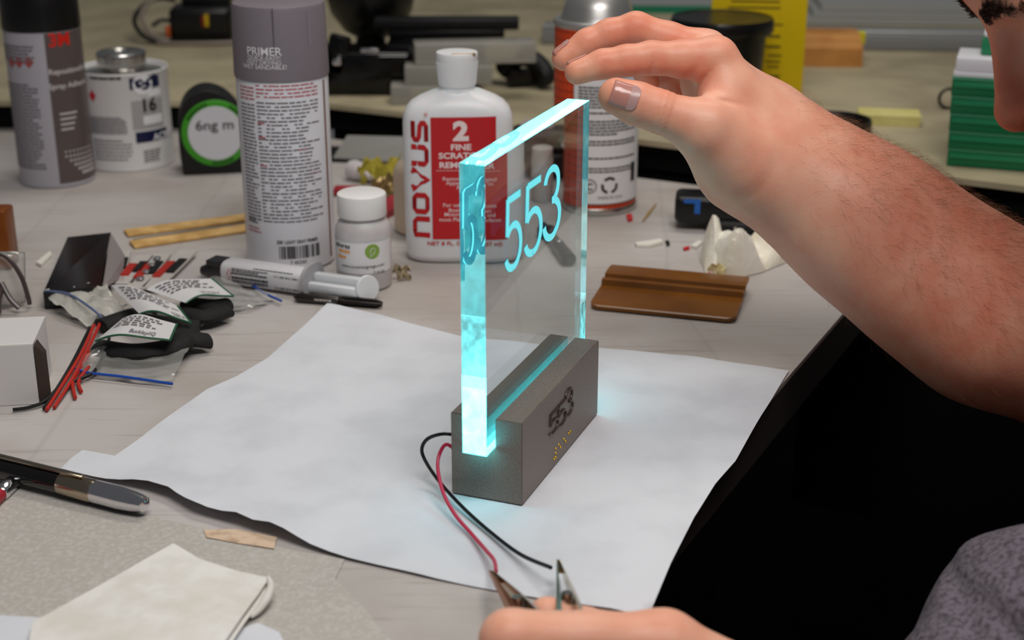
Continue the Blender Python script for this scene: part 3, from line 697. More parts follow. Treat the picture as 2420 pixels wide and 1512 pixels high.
mb.build('white_print', mat('ink_dull_white', '#c9c4c6', .5), sp, smooth=False)
mb = MB(); x1 = cyb.hit(94, 250)[0]; x0 = cyb.hit(24, 250)[0]
small_type(mb, x0, x1, .1235, .106, .0030, cyb.at, rnd, .5, .2, .008); small_type(mb, x0, x1, .091, .014, .0030, cyb.at, rnd, .5, .2, .008); mb.build('small_print', ink_grey, sp, smooth=False)
mb = MB()
for px in (28, 45, 68):
    q = cyb.hit(px, 147); mb.add([cyb.at(q[0]-.0045, q[1]), cyb.at(q[0], q[1]-.005), cyb.at(q[0]+.0045, q[1]), cyb.at(q[0], q[1]+.005)], [(0, 1, 2, 3)])
mb.build('hazard_diamonds', mat('ink_dull_red', '#a2474a', .5), sp, smooth=False)

# orange-gridded spray can behind the sign
p = W(1404, 484); p.z = .0002; R = .0345
osc = thing('orange_can', 'orange-gridded spray can with white text panel and domed steel top', 'spray can', p)
def grid_mat():
    m = mat('orange_grid', '#d8481a', .4); nt = m.node_tree; b = nt.nodes['Principled BSDF']; tc = nt.nodes.new('ShaderNodeTexCoord')
    sep = nt.nodes.new('ShaderNodeSeparateXYZ'); nt.links.new(tc.outputs['Object'], sep.inputs[0])
    at = nt.nodes.new('ShaderNodeMath'); at.operation = 'ARCTAN2'; nt.links.new(sep.outputs[1], at.inputs[0]); nt.links.new(sep.outputs[0], at.inputs[1])
    def lines(src, scale):
        mu = nt.nodes.new('ShaderNodeMath'); mu.operation = 'MULTIPLY'; mu.inputs[1].default_value = scale; nt.links.new(src, mu.inputs[0])
        fr = nt.nodes.new('ShaderNodeMath'); fr.operation = 'FRACT'; nt.links.new(mu.outputs[0], fr.inputs[0])
        lt = nt.nodes.new('ShaderNodeMath'); lt.operation = 'LESS_THAN'; lt.inputs[1].default_value = .13; nt.links.new(fr.outputs[0], lt.inputs[0]); return lt.outputs[0]
    a = lines(at.outputs[0], 8.0); c = lines(sep.outputs[2], 150)
    mxm = nt.nodes.new('ShaderNodeMath'); mxm.operation = 'MAXIMUM'; nt.links.new(a, mxm.inputs[0]); nt.links.new(c, mxm.inputs[1])
    mx = nt.nodes.new('ShaderNodeMix'); mx.data_type = 'RGBA'; mx.inputs[6].default_value = lin('#de4716'); mx.inputs[7].default_value = lin('#8c2a10')
    nt.links.new(mxm.outputs[0], mx.inputs[0]); nt.links.new(mx.outputs[2], b.inputs['Base Color']); return m
MB().lathe([(.0345, .0055), (.0345, .150)], 72, cap=False).build('can_wall', grid_mat(), osc)
MB().lathe([(.031, .002), (.0345, 0), (.0356, .0018), (.0356, .0040), (.0346, .0058)], 72).build('bottom_rim', steel, osc)
MB().lathe([(.0346, .1495), (.0356, .151), (.0356, .1535), (.0345, .1548), (.0325, .154), (.0300, .1550), (.0285, .1585), (.0268, .1650), (.0225, .1730), (.0165, .1770), (.0130, .178)], 72).build('dome', mat('dome_grey', '#b6b4b2', .35, metal=.8), osc)
cy = Cyl(p, .0345, .0003); cyb = Cyl(p, .0345, .0005)
x0 = cy.hit(1357, 250)[0]; zt = cy.hit(1400, 187)[1]; zb = cy.hit(1440, 481)[1]
mb = MB(); mb.quadmap(x0-.0006, zb-.0012, .052, zt+.0008, cy.at, 26, 1); mb.build('panel_border', ink, osc, smooth=False)
mb = MB(); mb.quadmap(x0, zb, .0525, zt, Cyl(p, .0345, .0005).at, 26, 1); mb.build('text_panel', mat('label_white'), osc, smooth=False)
cyb = Cyl(p, .0345, .0008); mb = MB()
for a_, b_ in ((205, 262), (265, 280), (285, 325), (332, 352), (372, 384), (396, 412)):
    small_type(mb, x0+.004, .038, cyb.hit(1440, a_)[1], cyb.hit(1440, b_)[1], .0026, cyb.at, rnd, .5, .4, .006)
q = cyb.hit(1440, 438)
for k in range(3):
    a = math.pi/2+k*2*math.pi/3
    tri = [(.0062*math.cos(a+d_), .0062*math.sin(a+d_)) for d_ in (-.75, -.1, .1, .75)]
    s_ = strip(tri, .0023, 0, lambda x, y, d: cyb.at(q[0]+x, q[1]+y*1.0)); mb.add(s_.v, s_.f)
q = cyb.hit(1393, 440); ring = arc(q[0], q[1], .0055, .0055, 0, 360, 24); s_ = strip(ring, .0008, 0, lambda x, y, d: cyb.at(x, y)); mb.add(s_.v, s_.f)
put_text(mb, 'C', .008, (q[0], q[1]-.003), cyb.at, .03)
q = cyb.hit(1443, 466); put_text(mb, 'MADE IN U.S.A.', .0032, (q[0], q[1]-.001), cyb.at)
q = cyb.hit(1489, 400); mb.quadmap(q[0], q[1]-.010, q[0]+.006, q[1]+.006, cyb.at)
mb.build('panel_print', ink, osc, smooth=False)

# ------------------------------------------------------------------ things on the back bench
def on_bench(px, py): q = W(px, py, BZ); q.z = BZ+.0002; return q
gloss_black = mat('gloss_black', '#060606', .16)
# black pot
p = on_bench(1696, 272); 
pot = thing('black_pot', 'glossy black plastic tub with a rolled rim before the yellow box', 'tub', p)
dd = p.y*CP+(CAM_H-p.z)*SP
def hz(x, y, py):
    lo, hi = -.1, .5
    for _ in range(40):
        m = (lo+hi)/2
        if proj(Vector((x, y, m)))[1] > py: lo = m
        else: hi = m
    return lo
zr = hz(p.x, p.y, 42)-p.z; RR = 122/F*(p.y*CP-(zr+p.z-CAM_H)*SP)
MB().lathe([(.034, 0), (.037, .001), (RR*.86, zr-.018), (RR*.87, zr-.014), (RR*.97, zr-.013), (RR, zr-.010), (RR, zr-.002), (RR*.985, zr)], 64).build('tub_wall', black_pl, pot)
MB().lathe([(RR*.99, zr-.0015), (RR*.97, zr+.001), (RR*.92, zr-.0005), (RR*.89, zr-.006), (.001, zr-.0055)], 64).build('lid', gloss_black, pot)

# yellow box with upright print
p = on_bench(1893, 246); YA = math.radians(-7)
yb = thing('yellow_box', 'tall yellow printed box standing behind the black tub', 'box', p, YA)
MB().rbox((-.046, .009, .085), (.092, .018, .17), .0008, 2).build('carton', mat('yellow_card', '#e3c305', .45), yb)
yf = lambda x, z: (x, -.0002, z); mb = MB(); rn = random.Random(5)
for zc, w0 in ((.106, .06), (.100, .055), (.094, .058), (.078, .044), (.067, .025), (.057, .028), (.048, .022), (.042, .026), (.037, .022), (.028, .020), (.0235, .026), (.0165, .022)):
    h_ = rn.choice((.0018, .0026)); mb.quadmap(-.024-w0*.9 if zc > .07 else -.024-w0*.5, zc-h_, -.022-w0*.1*rn.random(), zc, yf)
mb.build('printed_lines', mat('print_olive', '#6d5b06', .6), yb, smooth=False)

# moulded wooden block
p = on_bench(1925, 158); wb = thing('sanding_block', 'tan moulded wooden block behind the yellow box', 'wood block', p, math.radians(-4))
prof = [(0, 0), (.060, 0), (.070, .010), (.072, .028), (.066, .032), (.030, .032), (.022, .026), (.010, .026), (.002, .020)]
mb = MB(); k = len(prof); v = [(-.09, y, z) for y, z in prof]+[(.052, y, z) for y, z in prof]
mb.add(v, [tuple(range(k))[::-1], tuple(range(k, 2*k))]+[(i, (i+1) % k, k+(i+1) % k, k+i) for i in range(k)])
ob = mb.build('block', mat('beech', '#c78a45', .55, noise=(30, '#b67a38', .4, .6)), wb, smooth=False)
MB().rbox((.0565, .052, .024), (.009, .012, .014), .001, 1).build('yellow_tab', mat('tab_yellow', '#d8cf1b', .5), wb)

# round black lid, pad of notes
p = on_bench(1966, 310); RL = .5*182/F*(p.y*CP+(CAM_H-p.z)*SP)
o = MB().lathe([(RL*.96, 0), (RL, .001), (RL, .010), (RL*.98, .0118), (RL*.93, .0118), (RL*.90, .009), (RL*.86, .0045), (.001, .0045)], 64).build('tub_lid', mat('lid_black', '#141212', .38)); o.location = p
tag(o, 'round black plastic lid lying flat beside the note pad', 'lid')
p = on_bench(2160, 300); npd = thing('note_pad', 'pale yellow sticky note pad lying beside the black lid', 'note pad', p, math.radians(-10))
for i in range(4): MB().box((-.0235+.0004*i, .0155, .0012+.0024*i), (.056, .033, .0022)).build('page_stack', mat('note_yellow', '#ded58d', .7, noise=(40, '#d3c97b', .4, .6)), npd, smooth=False)

# stack of green trays with white lid and a small green box
p = on_bench(2236, 392); gz = .0
dgr = p.y*CP+(CAM_H-p.z)*SP; gm = mat('tray_green', '#0f6a41', .35); gm2 = mat('tray_edge', '#4c9a76', .4)
yaw = math.radians(-19)
for i in range(5):
    tr = thing('green_tray', ['lowest green storage tray in the stack beside the face', 'second green tray from the bottom of the stack', 'middle green tray of the stack beside the face', 'fourth green tray from the bottom of the stack', 'uppermost green tray under the white tray'][i], 'tray', (p.x-.0006*i, p.y, p.z+i*.0148), yaw, 'stacked green trays')
    MB().rbox((.075, .05, .0068), (.150, .100, .0136), .0012, 2).build('tray_body', gm, tr)
    MB().box((.075, .05, .0141), (.1505, .1005, .0010)).build('rim', gm2, tr, smooth=False)
    MB().rbox((.075, -.0006, .009), (.146, .0012, .004), .0004, 1).build('front_lip', mat('tray_green_light', '#1f7f54', .4), tr)
tr = thing('white_tray', 'white tray on top of the stack of green trays', 'tray', (p.x-.001, p.y, p.z+.0743), yaw)
MB().rbox((.073, .028, .0100), (.146, .050, .0110), .0012, 2).build('tray_body', mat('tray_white', '#dcdbe2', .4), tr); MB().rbox((.073, .028, .0022), (.148, .053, .0042), .0008, 2).build('rim', mat('tray_white'), tr)
tr = thing('small_green_box', 'small green box with white lid on top of the white tray', 'box', (p.x+.020, p.y+.006, p.z+.0900), yaw)
MB().rbox((.03, .022, .007), (.06, .03, .0138), .0015, 2).build('box_body', mat('tray_green_light'), tr); MB().rbox((.03, .022, .0165), (.058, .028, .005), .002, 3).build('lid', mat('tray_white'), tr)
rg = MB().tube(spline([Vector((.0095*math.cos(a), 0, .0105+.0095*math.sin(a))) for a in [x*math.pi/8 for x in range(17)]], 2), .0017, 8).build('key_ring', darkmetal)
rg.location = on_bench(2243, 268); rg.location.y -= .02; rg.location = W(2240, 258, BZ); rg.location.z = BZ
tag(rg, 'small dark metal ring standing against the green trays', 'ring')

# grey aluminium rails and sheets at the very back
t = thing('metal_rail', 'grey aluminium rail lying across the far end of the bench', 'rail', on_bench(1950, 118), math.radians(-6))
MB().rbox((.14, .025, .010), (.95, .05, .020), .002, 2).build('rail_body', mat('rail_grey', '#8e9094', .4, metal=.3), t); MB().rbox((.14, .004, .0215), (.95, .008, .003), .001, 1).build('rail_lip', mat('rail_light', '#b4b6b8', .35, metal=.3), t)
t = thing('sheet_stack', 'stack of pale grey plastic sheets behind the aluminium rail', 'sheet stack', on_bench(1960, 62), math.radians(-4))
for i in range(3): MB().box((.20, .12, .005+.0086*i), (.46-.02*i, .22, .008)).build('plastic_sheet', mat('sheet_grey', '#a3a5a4', .4), t, smooth=False)
t = thing('green_edged_sheet', 'flat pale sheet with a green front edge behind the silver dome', 'sheet', on_bench(1440, 30), math.radians(-3))
MB().box((.06, .10, .004), (.24, .2, .008)).build('panel', mat('sheet_grey'), t, smooth=False); MB().box((.06, -.002, .005), (.24, .004, .010)).build('green_edge', mat('edge_green', '#177a5c', .4), t, smooth=False)

# black charger with coiled leads
p = on_bench(465, 104); ch = thing('charger', 'black charger with red and yellow marking and looped lead on the bench', 'charger', p, math.radians(4))
MB().rbox((.005, .03, .021), (.074, .052, .042), .007, 3).build('housing', black_pl, ch); MB().rbox((.01, .045, .047), (.060, .03, .016), .005, 3).build('top_grip', black_pl, ch)
MB().rbox((.0085, .0036, .026), (.0035, .0012, .013), .0005, 1).build('red_mark', mat('mark_dark_red', '#7c1a0c', .5), ch); MB().rbox((.0130, .0036, .027), (.0048, .0012, .015), .0005, 1).build('yellow_mark', mat('mark_yellow', '#c9a80a', .5), ch)
MB().rbox((-.034, .006, .014), (.006, .006, .014), .002, 2).build('orange_plug', mat('plug_orange', '#b9531d', .5), ch)
ld = [(-.03, .05, .045), (-.05, .06, .046), (-.066, .05, .040), (-.075, .03, .030), (-.072, .01, .020), (-.058, -.004, .008), (-.04, -.006, .003)]
MB().tube(spline(ld), .0030, 8).build('lead', mat('lead_black', '#0b0b0b', .5), ch)
MB().tube(spline([(x+.008, y+.004, z+.004 if z > .01 else z+.001) for x, y, z in ld]), .0030, 8).build('lead', mat('lead_grey', '#857a70', .4), ch)
MB().tube(spline([(-.03, .012, .026), (-.042, .008, .027), (-.052, .006, .021)]), .0025, 8).build('lead', mat('lead_black'), ch)
MB().tube(spline([(-.045, -.010, .003), (-.02, -.014, .0028), (.02, -.013, .0028), (.05, -.008, .0028)]), .0026, 8).build('lead', mat('lead_grey'), ch)

# black clamp tool: round head, flat bar, base and lever
p = on_bench(905, 232); ct = thing('black_clamp', 'black suction clamp with domed head and flat bar on the bench', 'clamp', p)
z2 = .0
MB().rbox((-.018, .04, .022), (.095, .06, .044), .006, 3).build('base', gloss_black, ct)
MB().lathe([(.012, .0), (.030, .010), (.044, .030), (.048, .050), (.046, .062), (.030, .066)], 48, T(-.022, .14, .035)).build('domed_head', black_pl, ct)
MB().tube([(-.02, .10, .035), (-.022, .14, .05)], .016, 16).build('neck', black_pl, ct)
MB().rbox((.062, .075, .063), (.150, .022, .012), .002, 2).build('flat_bar', mat('bar_black', '#0d0c0d', .45), ct); MB().rbox((.062, .075, .052), (.120, .018, .010), .002, 2).build('lower_bar', black_pl, ct)
MB().rbox((.05, .065, .026), (.10, .05, .040), .004, 2).build('body', black_pl, ct)
MB().rbox((-.055, .016, .028), (.022, .012, .040), .003, 2, Matrix.Rotation(.25, 4, 'Y')).build('lever', gloss_black, ct)
MB().rbox((-.012, .006, .0475), (.0185, .010, .004), .0015, 2).build('highlight_piece', mat('chrome', '#e8e6ea', .12, metal=1.0), ct); MB().rbox((-.045, .004, .036), (.010, .008, .008), .003, 2).build('highlight_piece', mat('chrome'), ct)  # bright chrome pieces stand in for white highlights on the black tool
MB().tube(spline([(.12, .07, .014), (.138, .06, .030), (.155, .055, .026), (.165, .045, .014), (.158, .04, .0125)]), [.012]*9+[.011]*9+[.009]*9+[.008]*6 if False else .010, 12).build('hose_end', mat('rubber_black'), ct)
MB().rbox((.150, .03, .010), (.034, .018, .016), .003, 2, Matrix.Rotation(.2, 4, 'Z')).build('foot', black_pl, ct)

# three clear blocks
clear = mat('clear_cast', '#cfcdc4', .18, trans=.55, ior=1.3)
for (px, py, w, d_, h_, lift, a, lab) in ((952, 247, .080, .030, .018, 0, .05, 'lowest clear plastic block of the three behind the white bottle'), (985, 215, .086, .030, .018, .0183, .04, 'middle clear plastic block of the three in the stack'), (1010, 168, .120, .034, .020, .0366, .12, 'long clear plastic block on top of the stack')):
    q = on_bench(952, 247); o = MB().rbox((w/2, d_/2, h_/2), (w, d_, h_), .001, 2).build('clear_block', clear)
    x = W(px-30, 247, BZ).x*(.99)
    o.location = (x, q.y-.004+.006*(lift > 0)+.006*(lift > .03), BZ+.0003+lift); o.rotation_euler = (0, 0, a); tag(o, lab, 'block', 'clear plastic blocks')

# grey scraper blade at the far edge of the table
p = W(866, 338, .012); sb = thing('scraper_blade', 'grey metal scraper blade resting at the far edge of the table', 'scraper', (p.x, p.y-.015, .0003), math.radians(-8))
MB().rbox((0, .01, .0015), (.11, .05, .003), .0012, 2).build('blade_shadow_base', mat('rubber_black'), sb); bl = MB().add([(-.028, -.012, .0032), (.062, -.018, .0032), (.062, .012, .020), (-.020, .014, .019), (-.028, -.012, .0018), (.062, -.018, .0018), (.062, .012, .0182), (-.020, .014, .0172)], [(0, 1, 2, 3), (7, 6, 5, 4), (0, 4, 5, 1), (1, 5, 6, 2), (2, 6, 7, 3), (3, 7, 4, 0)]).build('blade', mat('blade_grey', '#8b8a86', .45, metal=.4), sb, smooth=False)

# cream bottle behind the polish bottle, cream tube and black tools seen through the acrylic
p = W(1000, 543); p.z = .0002; cb = thing('cream_bottle', 'cream plastic bottle mostly hidden behind the white polish bottle', 'bottle', p)
cream = mat('cream_plastic', '#cbb9a4', .4, sss=.002)
MB().lathe([(.020, 0), (.0225, .002), (.0225, .048), (.019, .055), (.010, .060), (.009, .068)], 48).build('bottle_body', cream, cb)
MB().lathe([(.0105, .062), (.0105, .074), (.009, .076)], 32).build('cap', cream, cb)
p = W(1258, 470); p.z = .0002; ct2 = thing('cream_tube', 'small pale tube standing upright behind the lit acrylic', 'tube', p)
MB().lathe([(.0085, 0), (.0092, .001), (.0092, .036), (.0085, .038)], 36).build('tube_wall', mat('tube_pale', '#c9c1bb', .5), ct2); MB().lathe([(.0088, .0382), (.0088, .045), (.0075, .046)], 36).build('cap', mat('tube_pale'), ct2)
p = W(1284, 420, 0); p.z = .0002; bt = thing('power_tool', 'black power tool body with a silver collar seen through the acrylic', 'power tool', p)
MB().rbox((0, .02, .012), (.048, .045, .024), .006, 3).build('motor_housing', mat('tool_black', '#211e22', .4), bt); MB().rbox((-.006, .015, .033), (.044, .034, .020), .007, 3).build('head', mat('tool_black'), bt)
MB().lathe([(.004, 0), (.006, .002), (.006, .010), (.003, .012)], 24, T(.013, .001, .034) @ Matrix.Rotation(math.pi/2, 4, 'X')).build('collar', mat('chrome'), bt)
MB().lathe([(.009, 0), (.011, .002), (.008, .006), (.002, .008)], 24, T(-.010, .014, .042)).build('pale_knob', mat('knob_pale', '#b9aeb0', .4), bt)
A_ = W(1258, 530, .006); B_ = W(1318, 612, .005); pl2 = thing('black_knife', 'black handled craft knife lying on the table behind the sign', 'knife')
MB().tube(spline([A_, A_.lerp(B_, .4), A_.lerp(B_, .75), B_]), [.0032]*6+[.0042]*6+[.0052]*6+[.0056]*6+[.003], 14).build('handle', black_pl, pl2)
MB().lathe([(.0065, 0), (.0072, .001), (.0072, .007), (.006, .008)], 24, Matrix.Translation(A_.lerp(B_, .15)) @ T(0, 0, -.005)).build('wheel', mat('tool_black'), pl2)
MB().rbox((0, 0, 0), (.004, .003, .0012), .0004, 1, Matrix.Translation(A_.lerp(B_, .62) + Vector((0, -.002, .0052)))).build('rivet', mat('chrome'), pl2)

# ------------------------------------------------------------------ squeegee, tissue, black tool, scraps on the right
A_, B_, C_, D_ = W(1392, 732), W(1737, 766), W(1779, 688), W(1455, 651)
cx_ = (B_-A_).normalized(); Lq = (B_-A_).length; cyv = Vector((-cx_.y, cx_.x, 0)); Wq = .071
sq = thing('squeegee', 'amber brown plastic squeegee with stepped ridges lying on the table', 'squeegee', A_, math.atan2(cx_.y, cx_.x))
prof = [(0, .0032), (.002, .0042), (.036, .0058), (.0375, .0094), (.0415, .0098), (.043, .0066), (.046, .0068), (.0475, .0106), (.0515, .0110), (.056, .0112), (.068, .0108), (.0712, .0088)]
def clip(u): # rounded corners
    r = .006; d = min(u, Wq-u); return 0 if d > r else r-math.sqrt(max(r*r-(r-d)**2, 0))
us = [0, .001, .0025, .0045, .006]+[p_[0] for p_ in prof[2:10]]+[.065, .0665, .0685, .0700, .071]
def hz_(u):
    for (a, za), (b, zb) in zip(prof, prof[1:]):
        if a <= u <= b: return za+(zb-za)*(u-a)/(b-a)
    return prof[-1][1]
mb = MB(); v = []; f = []; n = len(us)
for u in us:
    c = clip(u); z = hz_(u)
    v += [(c, u, z-.0022), (Lq-c, u, z-.0022), (Lq-c, u, z), (c, u, z)]
for i in range(n-1):
    for j in range(4): f.append((4*i+j, 4*i+(j+1) % 4, 4*i+4+(j+1) % 4, 4*i+4+j))
f += [(3, 2, 1, 0), tuple(4*(n-1)+j for j in range(4))]
mb.add(v, f); mb.build('blade', mat('amber_plastic', '#8b5410', .30, noise=(25, '#78460b', .4, .65)), sq, angle=25)
mb = MB(); mb.rbox((Lq/2, .040, .0026), (Lq*.9, .012, .0042), .001, 1); mb.build('underside_rib', mat('amber_plastic'), sq)

# crumpled backing paper
t = thing('crumpled_paper', 'crumpled cream backing paper lying under the forearm', 'paper')
cpm = mat('crumple_cream', '#f6f2e6', .4, noise=(25, '#ece3cd', .4, .65), bump=(70, .5, .004))
def patch(pts, nx, ny, amp, seed, name, m, par, thick=.0004):
    """a rumpled quad sheet through four corners (world), with hinge folds"""
    r_ = random.Random(seed); a, b, c, d = [Vector(q) for q in pts]; g = {}; mb = MB(); v = []; f = []
    ph = [r_.uniform(0, 6.28) for _ in range(6)]
    for j in range(ny+1):
        for i in range(nx+1):
            s_, t_ = i/nx, j/ny; p = (a*(1-s_)+b*s_)*(1-t_)+(d*(1-s_)+c*s_)*t_
            h = abs(((s_*3.1+t_*1.7+ph[0]) % 1)-.5)+.7*abs(((s_*1.6-t_*3.3+ph[1]) % 1)-.5)+.25*math.sin(9*s_+ph[2])*math.sin(8*t_+ph[3])
            v.append((p.x+amp*.3*math.sin(5*t_+ph[4]), p.y+amp*.3*math.sin(6*s_+ph[5]), p.z+amp*(h-.25)))
    for j in range(ny):
        for i in range(nx): q = j*(nx+1)+i; f.append((q, q+1, q+nx+2, q+nx+1))
    mn = min(p[2] for p in v); sh = max(.0006-mn, 0); v = [(p[0], p[1], p[2]+sh) for p in v]
    k = len(v); mb.add(v, f)
    if thick: mb.add([(p[0], p[1], p[2]-thick) for p in v], [q[::-1] for q in f])
    return mb.build(name, m, par, angle=28)
def crumple(front, back, hmax, seed, name, m, par, res=.0030):
    poly = [W(*q).xy for q in front]+[W(*q).xy for q in back]; n = len(poly); rr = random.Random(seed)
    folds = [(rr.uniform(0, math.pi), rr.uniform(60, 150), rr.uniform(0, 6.28)) for _ in range(5)]
    def edge(x, y):
        p = Vector((x, y)); m_ = 9
        for i in range(n):
            a, b = poly[i], poly[(i+1) % n]; t_ = max(0, min(1, (p-a).dot(b-a)/(b-a).length_squared)); m_ = min(m_, (p-(a+(b-a)*t_)).length)
        return m_
    def h(x, y):
        e = min(edge(x, y)/.007, 1); r_ = 0
        for a, f_, ph in folds:
            u = (x*math.cos(a)+y*math.sin(a))*f_+ph+.6*math.sin(40*y+ph); r_ += 1-abs(((u/math.pi) % 2)-1)*1.0
        r_ /= len(folds); return .0008+hmax*(e**.6)*(.08+1.5*max(r_-.30, 0))
    return sheet(poly, h, res, .0003).build(name, m, par, angle=26)
crumple([(1664, 632), (1690, 656), (1728, 662), (1800, 645), (1900, 604)], [(1915, 588), (1830, 592), (1740, 606), (1676, 604)], .046, 3, 'sheet', cpm, t, .0026)
crumple([(1654, 612), (1668, 650), (1692, 658)], [(1712, 640), (1716, 606), (1690, 596)], .058, 12, 'fold', cpm, t, .0022)
patch([W(1672, 640, .0015), W(1716, 662, .001), W(1712, 630, .009), W(1680, 622, .010)], 8, 8, .003, 11, 'yellowed_flap', mat('crumple_yellow', '#e6d79c', .5), t)

# black hand tool with a blue numeral
p = W(1592, 545); bt = thing('hand_tool', 'black hand tool with a blue taped mark under the forearm', 'tool', (p.x, p.y, .0003), math.radians(-8)); bt.scale = (1.2, 1.2, 0.98)
mb = MB(); mb.rbox((.052, .012, .017), (.104, .026, .022), .004, 3); mb.build('upper_body', black_pl, bt)
mb = MB(); mb.rbox((.066, .010, .0055), (.090, .030, .0105), .004, 3); mb.build('lower_jaw', mat('rubber_black'), bt)
mb = MB(); mb.tube(spline([(.09, .012, .014), (.12, .008, .014), (.150, .0, .012), (.165, -.006, .010)]), .011, 14, sy=.9); mb.build('handle', black_pl, bt)
fn_ = lambda x, z: (.0125+x, -.0013, .0165+z)
mb = MB(); mb.quadmap(.0005, -.0015, .0042, .0105, fn_); mb.quadmap(-.0065, .0070, .0006, .0105, fn_); mb.build('blue_mark', mat('tape_blue', '#1b5fb4', .5), bt, smooth=False)
MB().lathe([(.0014, 0), (.0012, .0008), (.0003, .001)], 14, T(.040, -.0055, .0060) @ Matrix.Rotation(math.pi/2, 4, 'X')).build('rivet', steel, bt)

# crumbs of tape, splinter, shavings
def scrap(name, pts, z, m, lab, cat, th=.0006):
    q = [W(*p_).xy for p_ in pts]; mb = MB(); mb.prism([tuple(x) for x in q], z, z+th); o = mb.build(name, m, smooth=False); tag(o, lab, cat); return o
scrap('tape_crumb', ((1480, 512), (1493, 511), (1495, 523), (1484, 526)), .0004, ink_red, 'tiny red tape crumb beside the orange can', 'scrap', .002)
scrap('paper_crumb', ((1500, 580), (1562, 571), (1566, 578), (1535, 586), (1505, 585)), .0004, mat('crumb_white', '#e8e4da', .6), 'curled white paper shaving in front of the black tool', 'shaving', .0022)
scrap('rubber_crumb', ((1572, 574), (1580, 573), (1583, 581), (1576, 584)), .0004, black_pl, 'tiny black crumb beside the white shaving', 'scrap', .0015)
scrap('tape_crumb', ((1614, 590), (1628, 586), (1630, 591), (1616, 594)), .0004, ink_red, 'tiny red tape crumb left of the crumpled paper', 'scrap', .0015)
scrap('paper_crumb', ((1632, 586), (1650, 575), (1660, 577), (1645, 590)), .0004, mat('crumb_white'), 'small white shaving touching the crumpled paper', 'shaving', .002)
scrap('tape_crumb', ((1669, 655), (1676, 650), (1681, 660), (1674, 663)), .0012, ink_red, 'tiny red tape crumb at the foot of the crumpled paper', 'scrap', .0015)
o = MB().tube([W(1519, 522, .0012), W(1532, 505, .0013), W(1551, 480, .0012)], [.0006, .0013, .0005], 8).build('wood_splinter', mat('splinter', '#a98a55', .7)); tag(o, 'thin wooden splinter lying right of the orange can', 'splinter')
scrap('paper_crumb', ((86, 626), (118, 600), (124, 606), (98, 632)), .0004, mat('crumb_white'), 'curled white shaving left of the black flat box', 'shaving', .002)

# ------------------------------------------------------------------ middle clutter
o = patch([W(838, 445, .001), W(950, 440, .002), W(955, 385, .018), W(862, 400, .018)], 12, 10, .014, 31, 'cloth_scrap', mat('cloth_yellow', '#b9ab3f', .8, noise=(80, '#a3962f', .4, .6)), None); tag(o, 'crumpled yellow cloth scrap behind the white jar', 'cloth')
p = W(836, 424); wc = thing('white_nozzle', 'white ribbed plastic nozzle lying behind the white jar', 'nozzle', (p.x, p.y, .009))
Mn = axis_matrix((0, 0, 0), (.022, -.012, -.003))
MB().lathe([(.002, -.006), (.0075, -.004), (.009, 0), (.009, .006), (.0078, .0075), (.0085, .009), (.0078, .0105), (.0082, .012), (.0055, .0135), (.0055, .021), (.004, .0225)], 28, Mn @ RX).build('nozzle_body', mat('nozzle_white', '#cfc8cb', .4), wc)
A_ = W(792, 452, .004); B_ = W(846, 448, .004); o = MB().rbox(((A_+B_)/2), (.022, .012, .007), .002, 2).build('red_clip', mat('clip_red', '#a82835', .45)); tag(o, 'small red plastic clip between primer can and jar lid', 'clip')
t = thing('foil_bits', 'crumpled brass foil wrapper between the jar and polish bottle', 'wrapper')
patch([W(880, 470, .001), W(945, 470, .001), W(940, 425, .014), W(868, 430, .012)], 10, 10, .010, 41, 'foil', mat('foil_brass', '#9c8459', .3, metal=.7), t)
MB().tube([W(864, 409, .016), W(880, 425, .012)], .0022, 8).build('foil_stick', mat('tube_pale'), t)
o = MB().add(*(lambda q: (q.v, q.f))(MB().prism([W(*q).xy[:] for q in ((907, 490), (925, 476), (948, 484), (938, 505), (915, 518))], .0005, .006))).build('red_wrapper', mat('clip_red'), smooth=False); tag(o, 'dark red wrapper scrap beside the white jar', 'wrapper')
MBk = MB().tube([W(925, 470, .003), W(945, 485, .003)], .0024, 8).build('black_screw', darkmetal); tag(MBk, 'small dark screw beside the red wrapper scrap', 'screw')
o = patch([W(932, 660, .001), W(966, 664, .001), W(970, 640, .006), W(935, 632, .010)], 8, 8, .007, 51, 'foil_crumple', mat('foil_pale', '#a7977a', .45, metal=.3), None); tag(o, 'small crumpled pale foil right of the white jar', 'foil')

# two wooden sticks with a mirror strip between them
for (a, b, lab) in (((298, 556), (600, 516), 'upper pale wooden stick leading behind the primer can'), ((312, 583), (600, 541), 'lower pale wooden stick leading behind the primer can')):
    A_, B_ = W(*a), W(*b); M = axis_matrix(A_, B_); L = (B_-A_).length
    o = MB().rbox((L/2, 0, .0016), (L, .0160, .0022), .0003, 1, M).build('wooden_stick', mat('pine', '#e6bd7b', .6, noise=(60, '#c69b5b', .4, .6))); tag(o, lab, 'stick', 'two pale wooden sticks')
A_, B_ = W(318, 572), W(595, 531); M = axis_matrix(A_, B_); o = MB().rbox(((B_-A_).length/2, 0, .0009), ((B_-A_).length, .0085, .0014), .0003, 1, M).build('mirror_strip', mat('strip_brown', '#8d7a66', .2, metal=.4)); tag(o, 'narrow glossy brown strip between the two wooden sticks', 'strip')

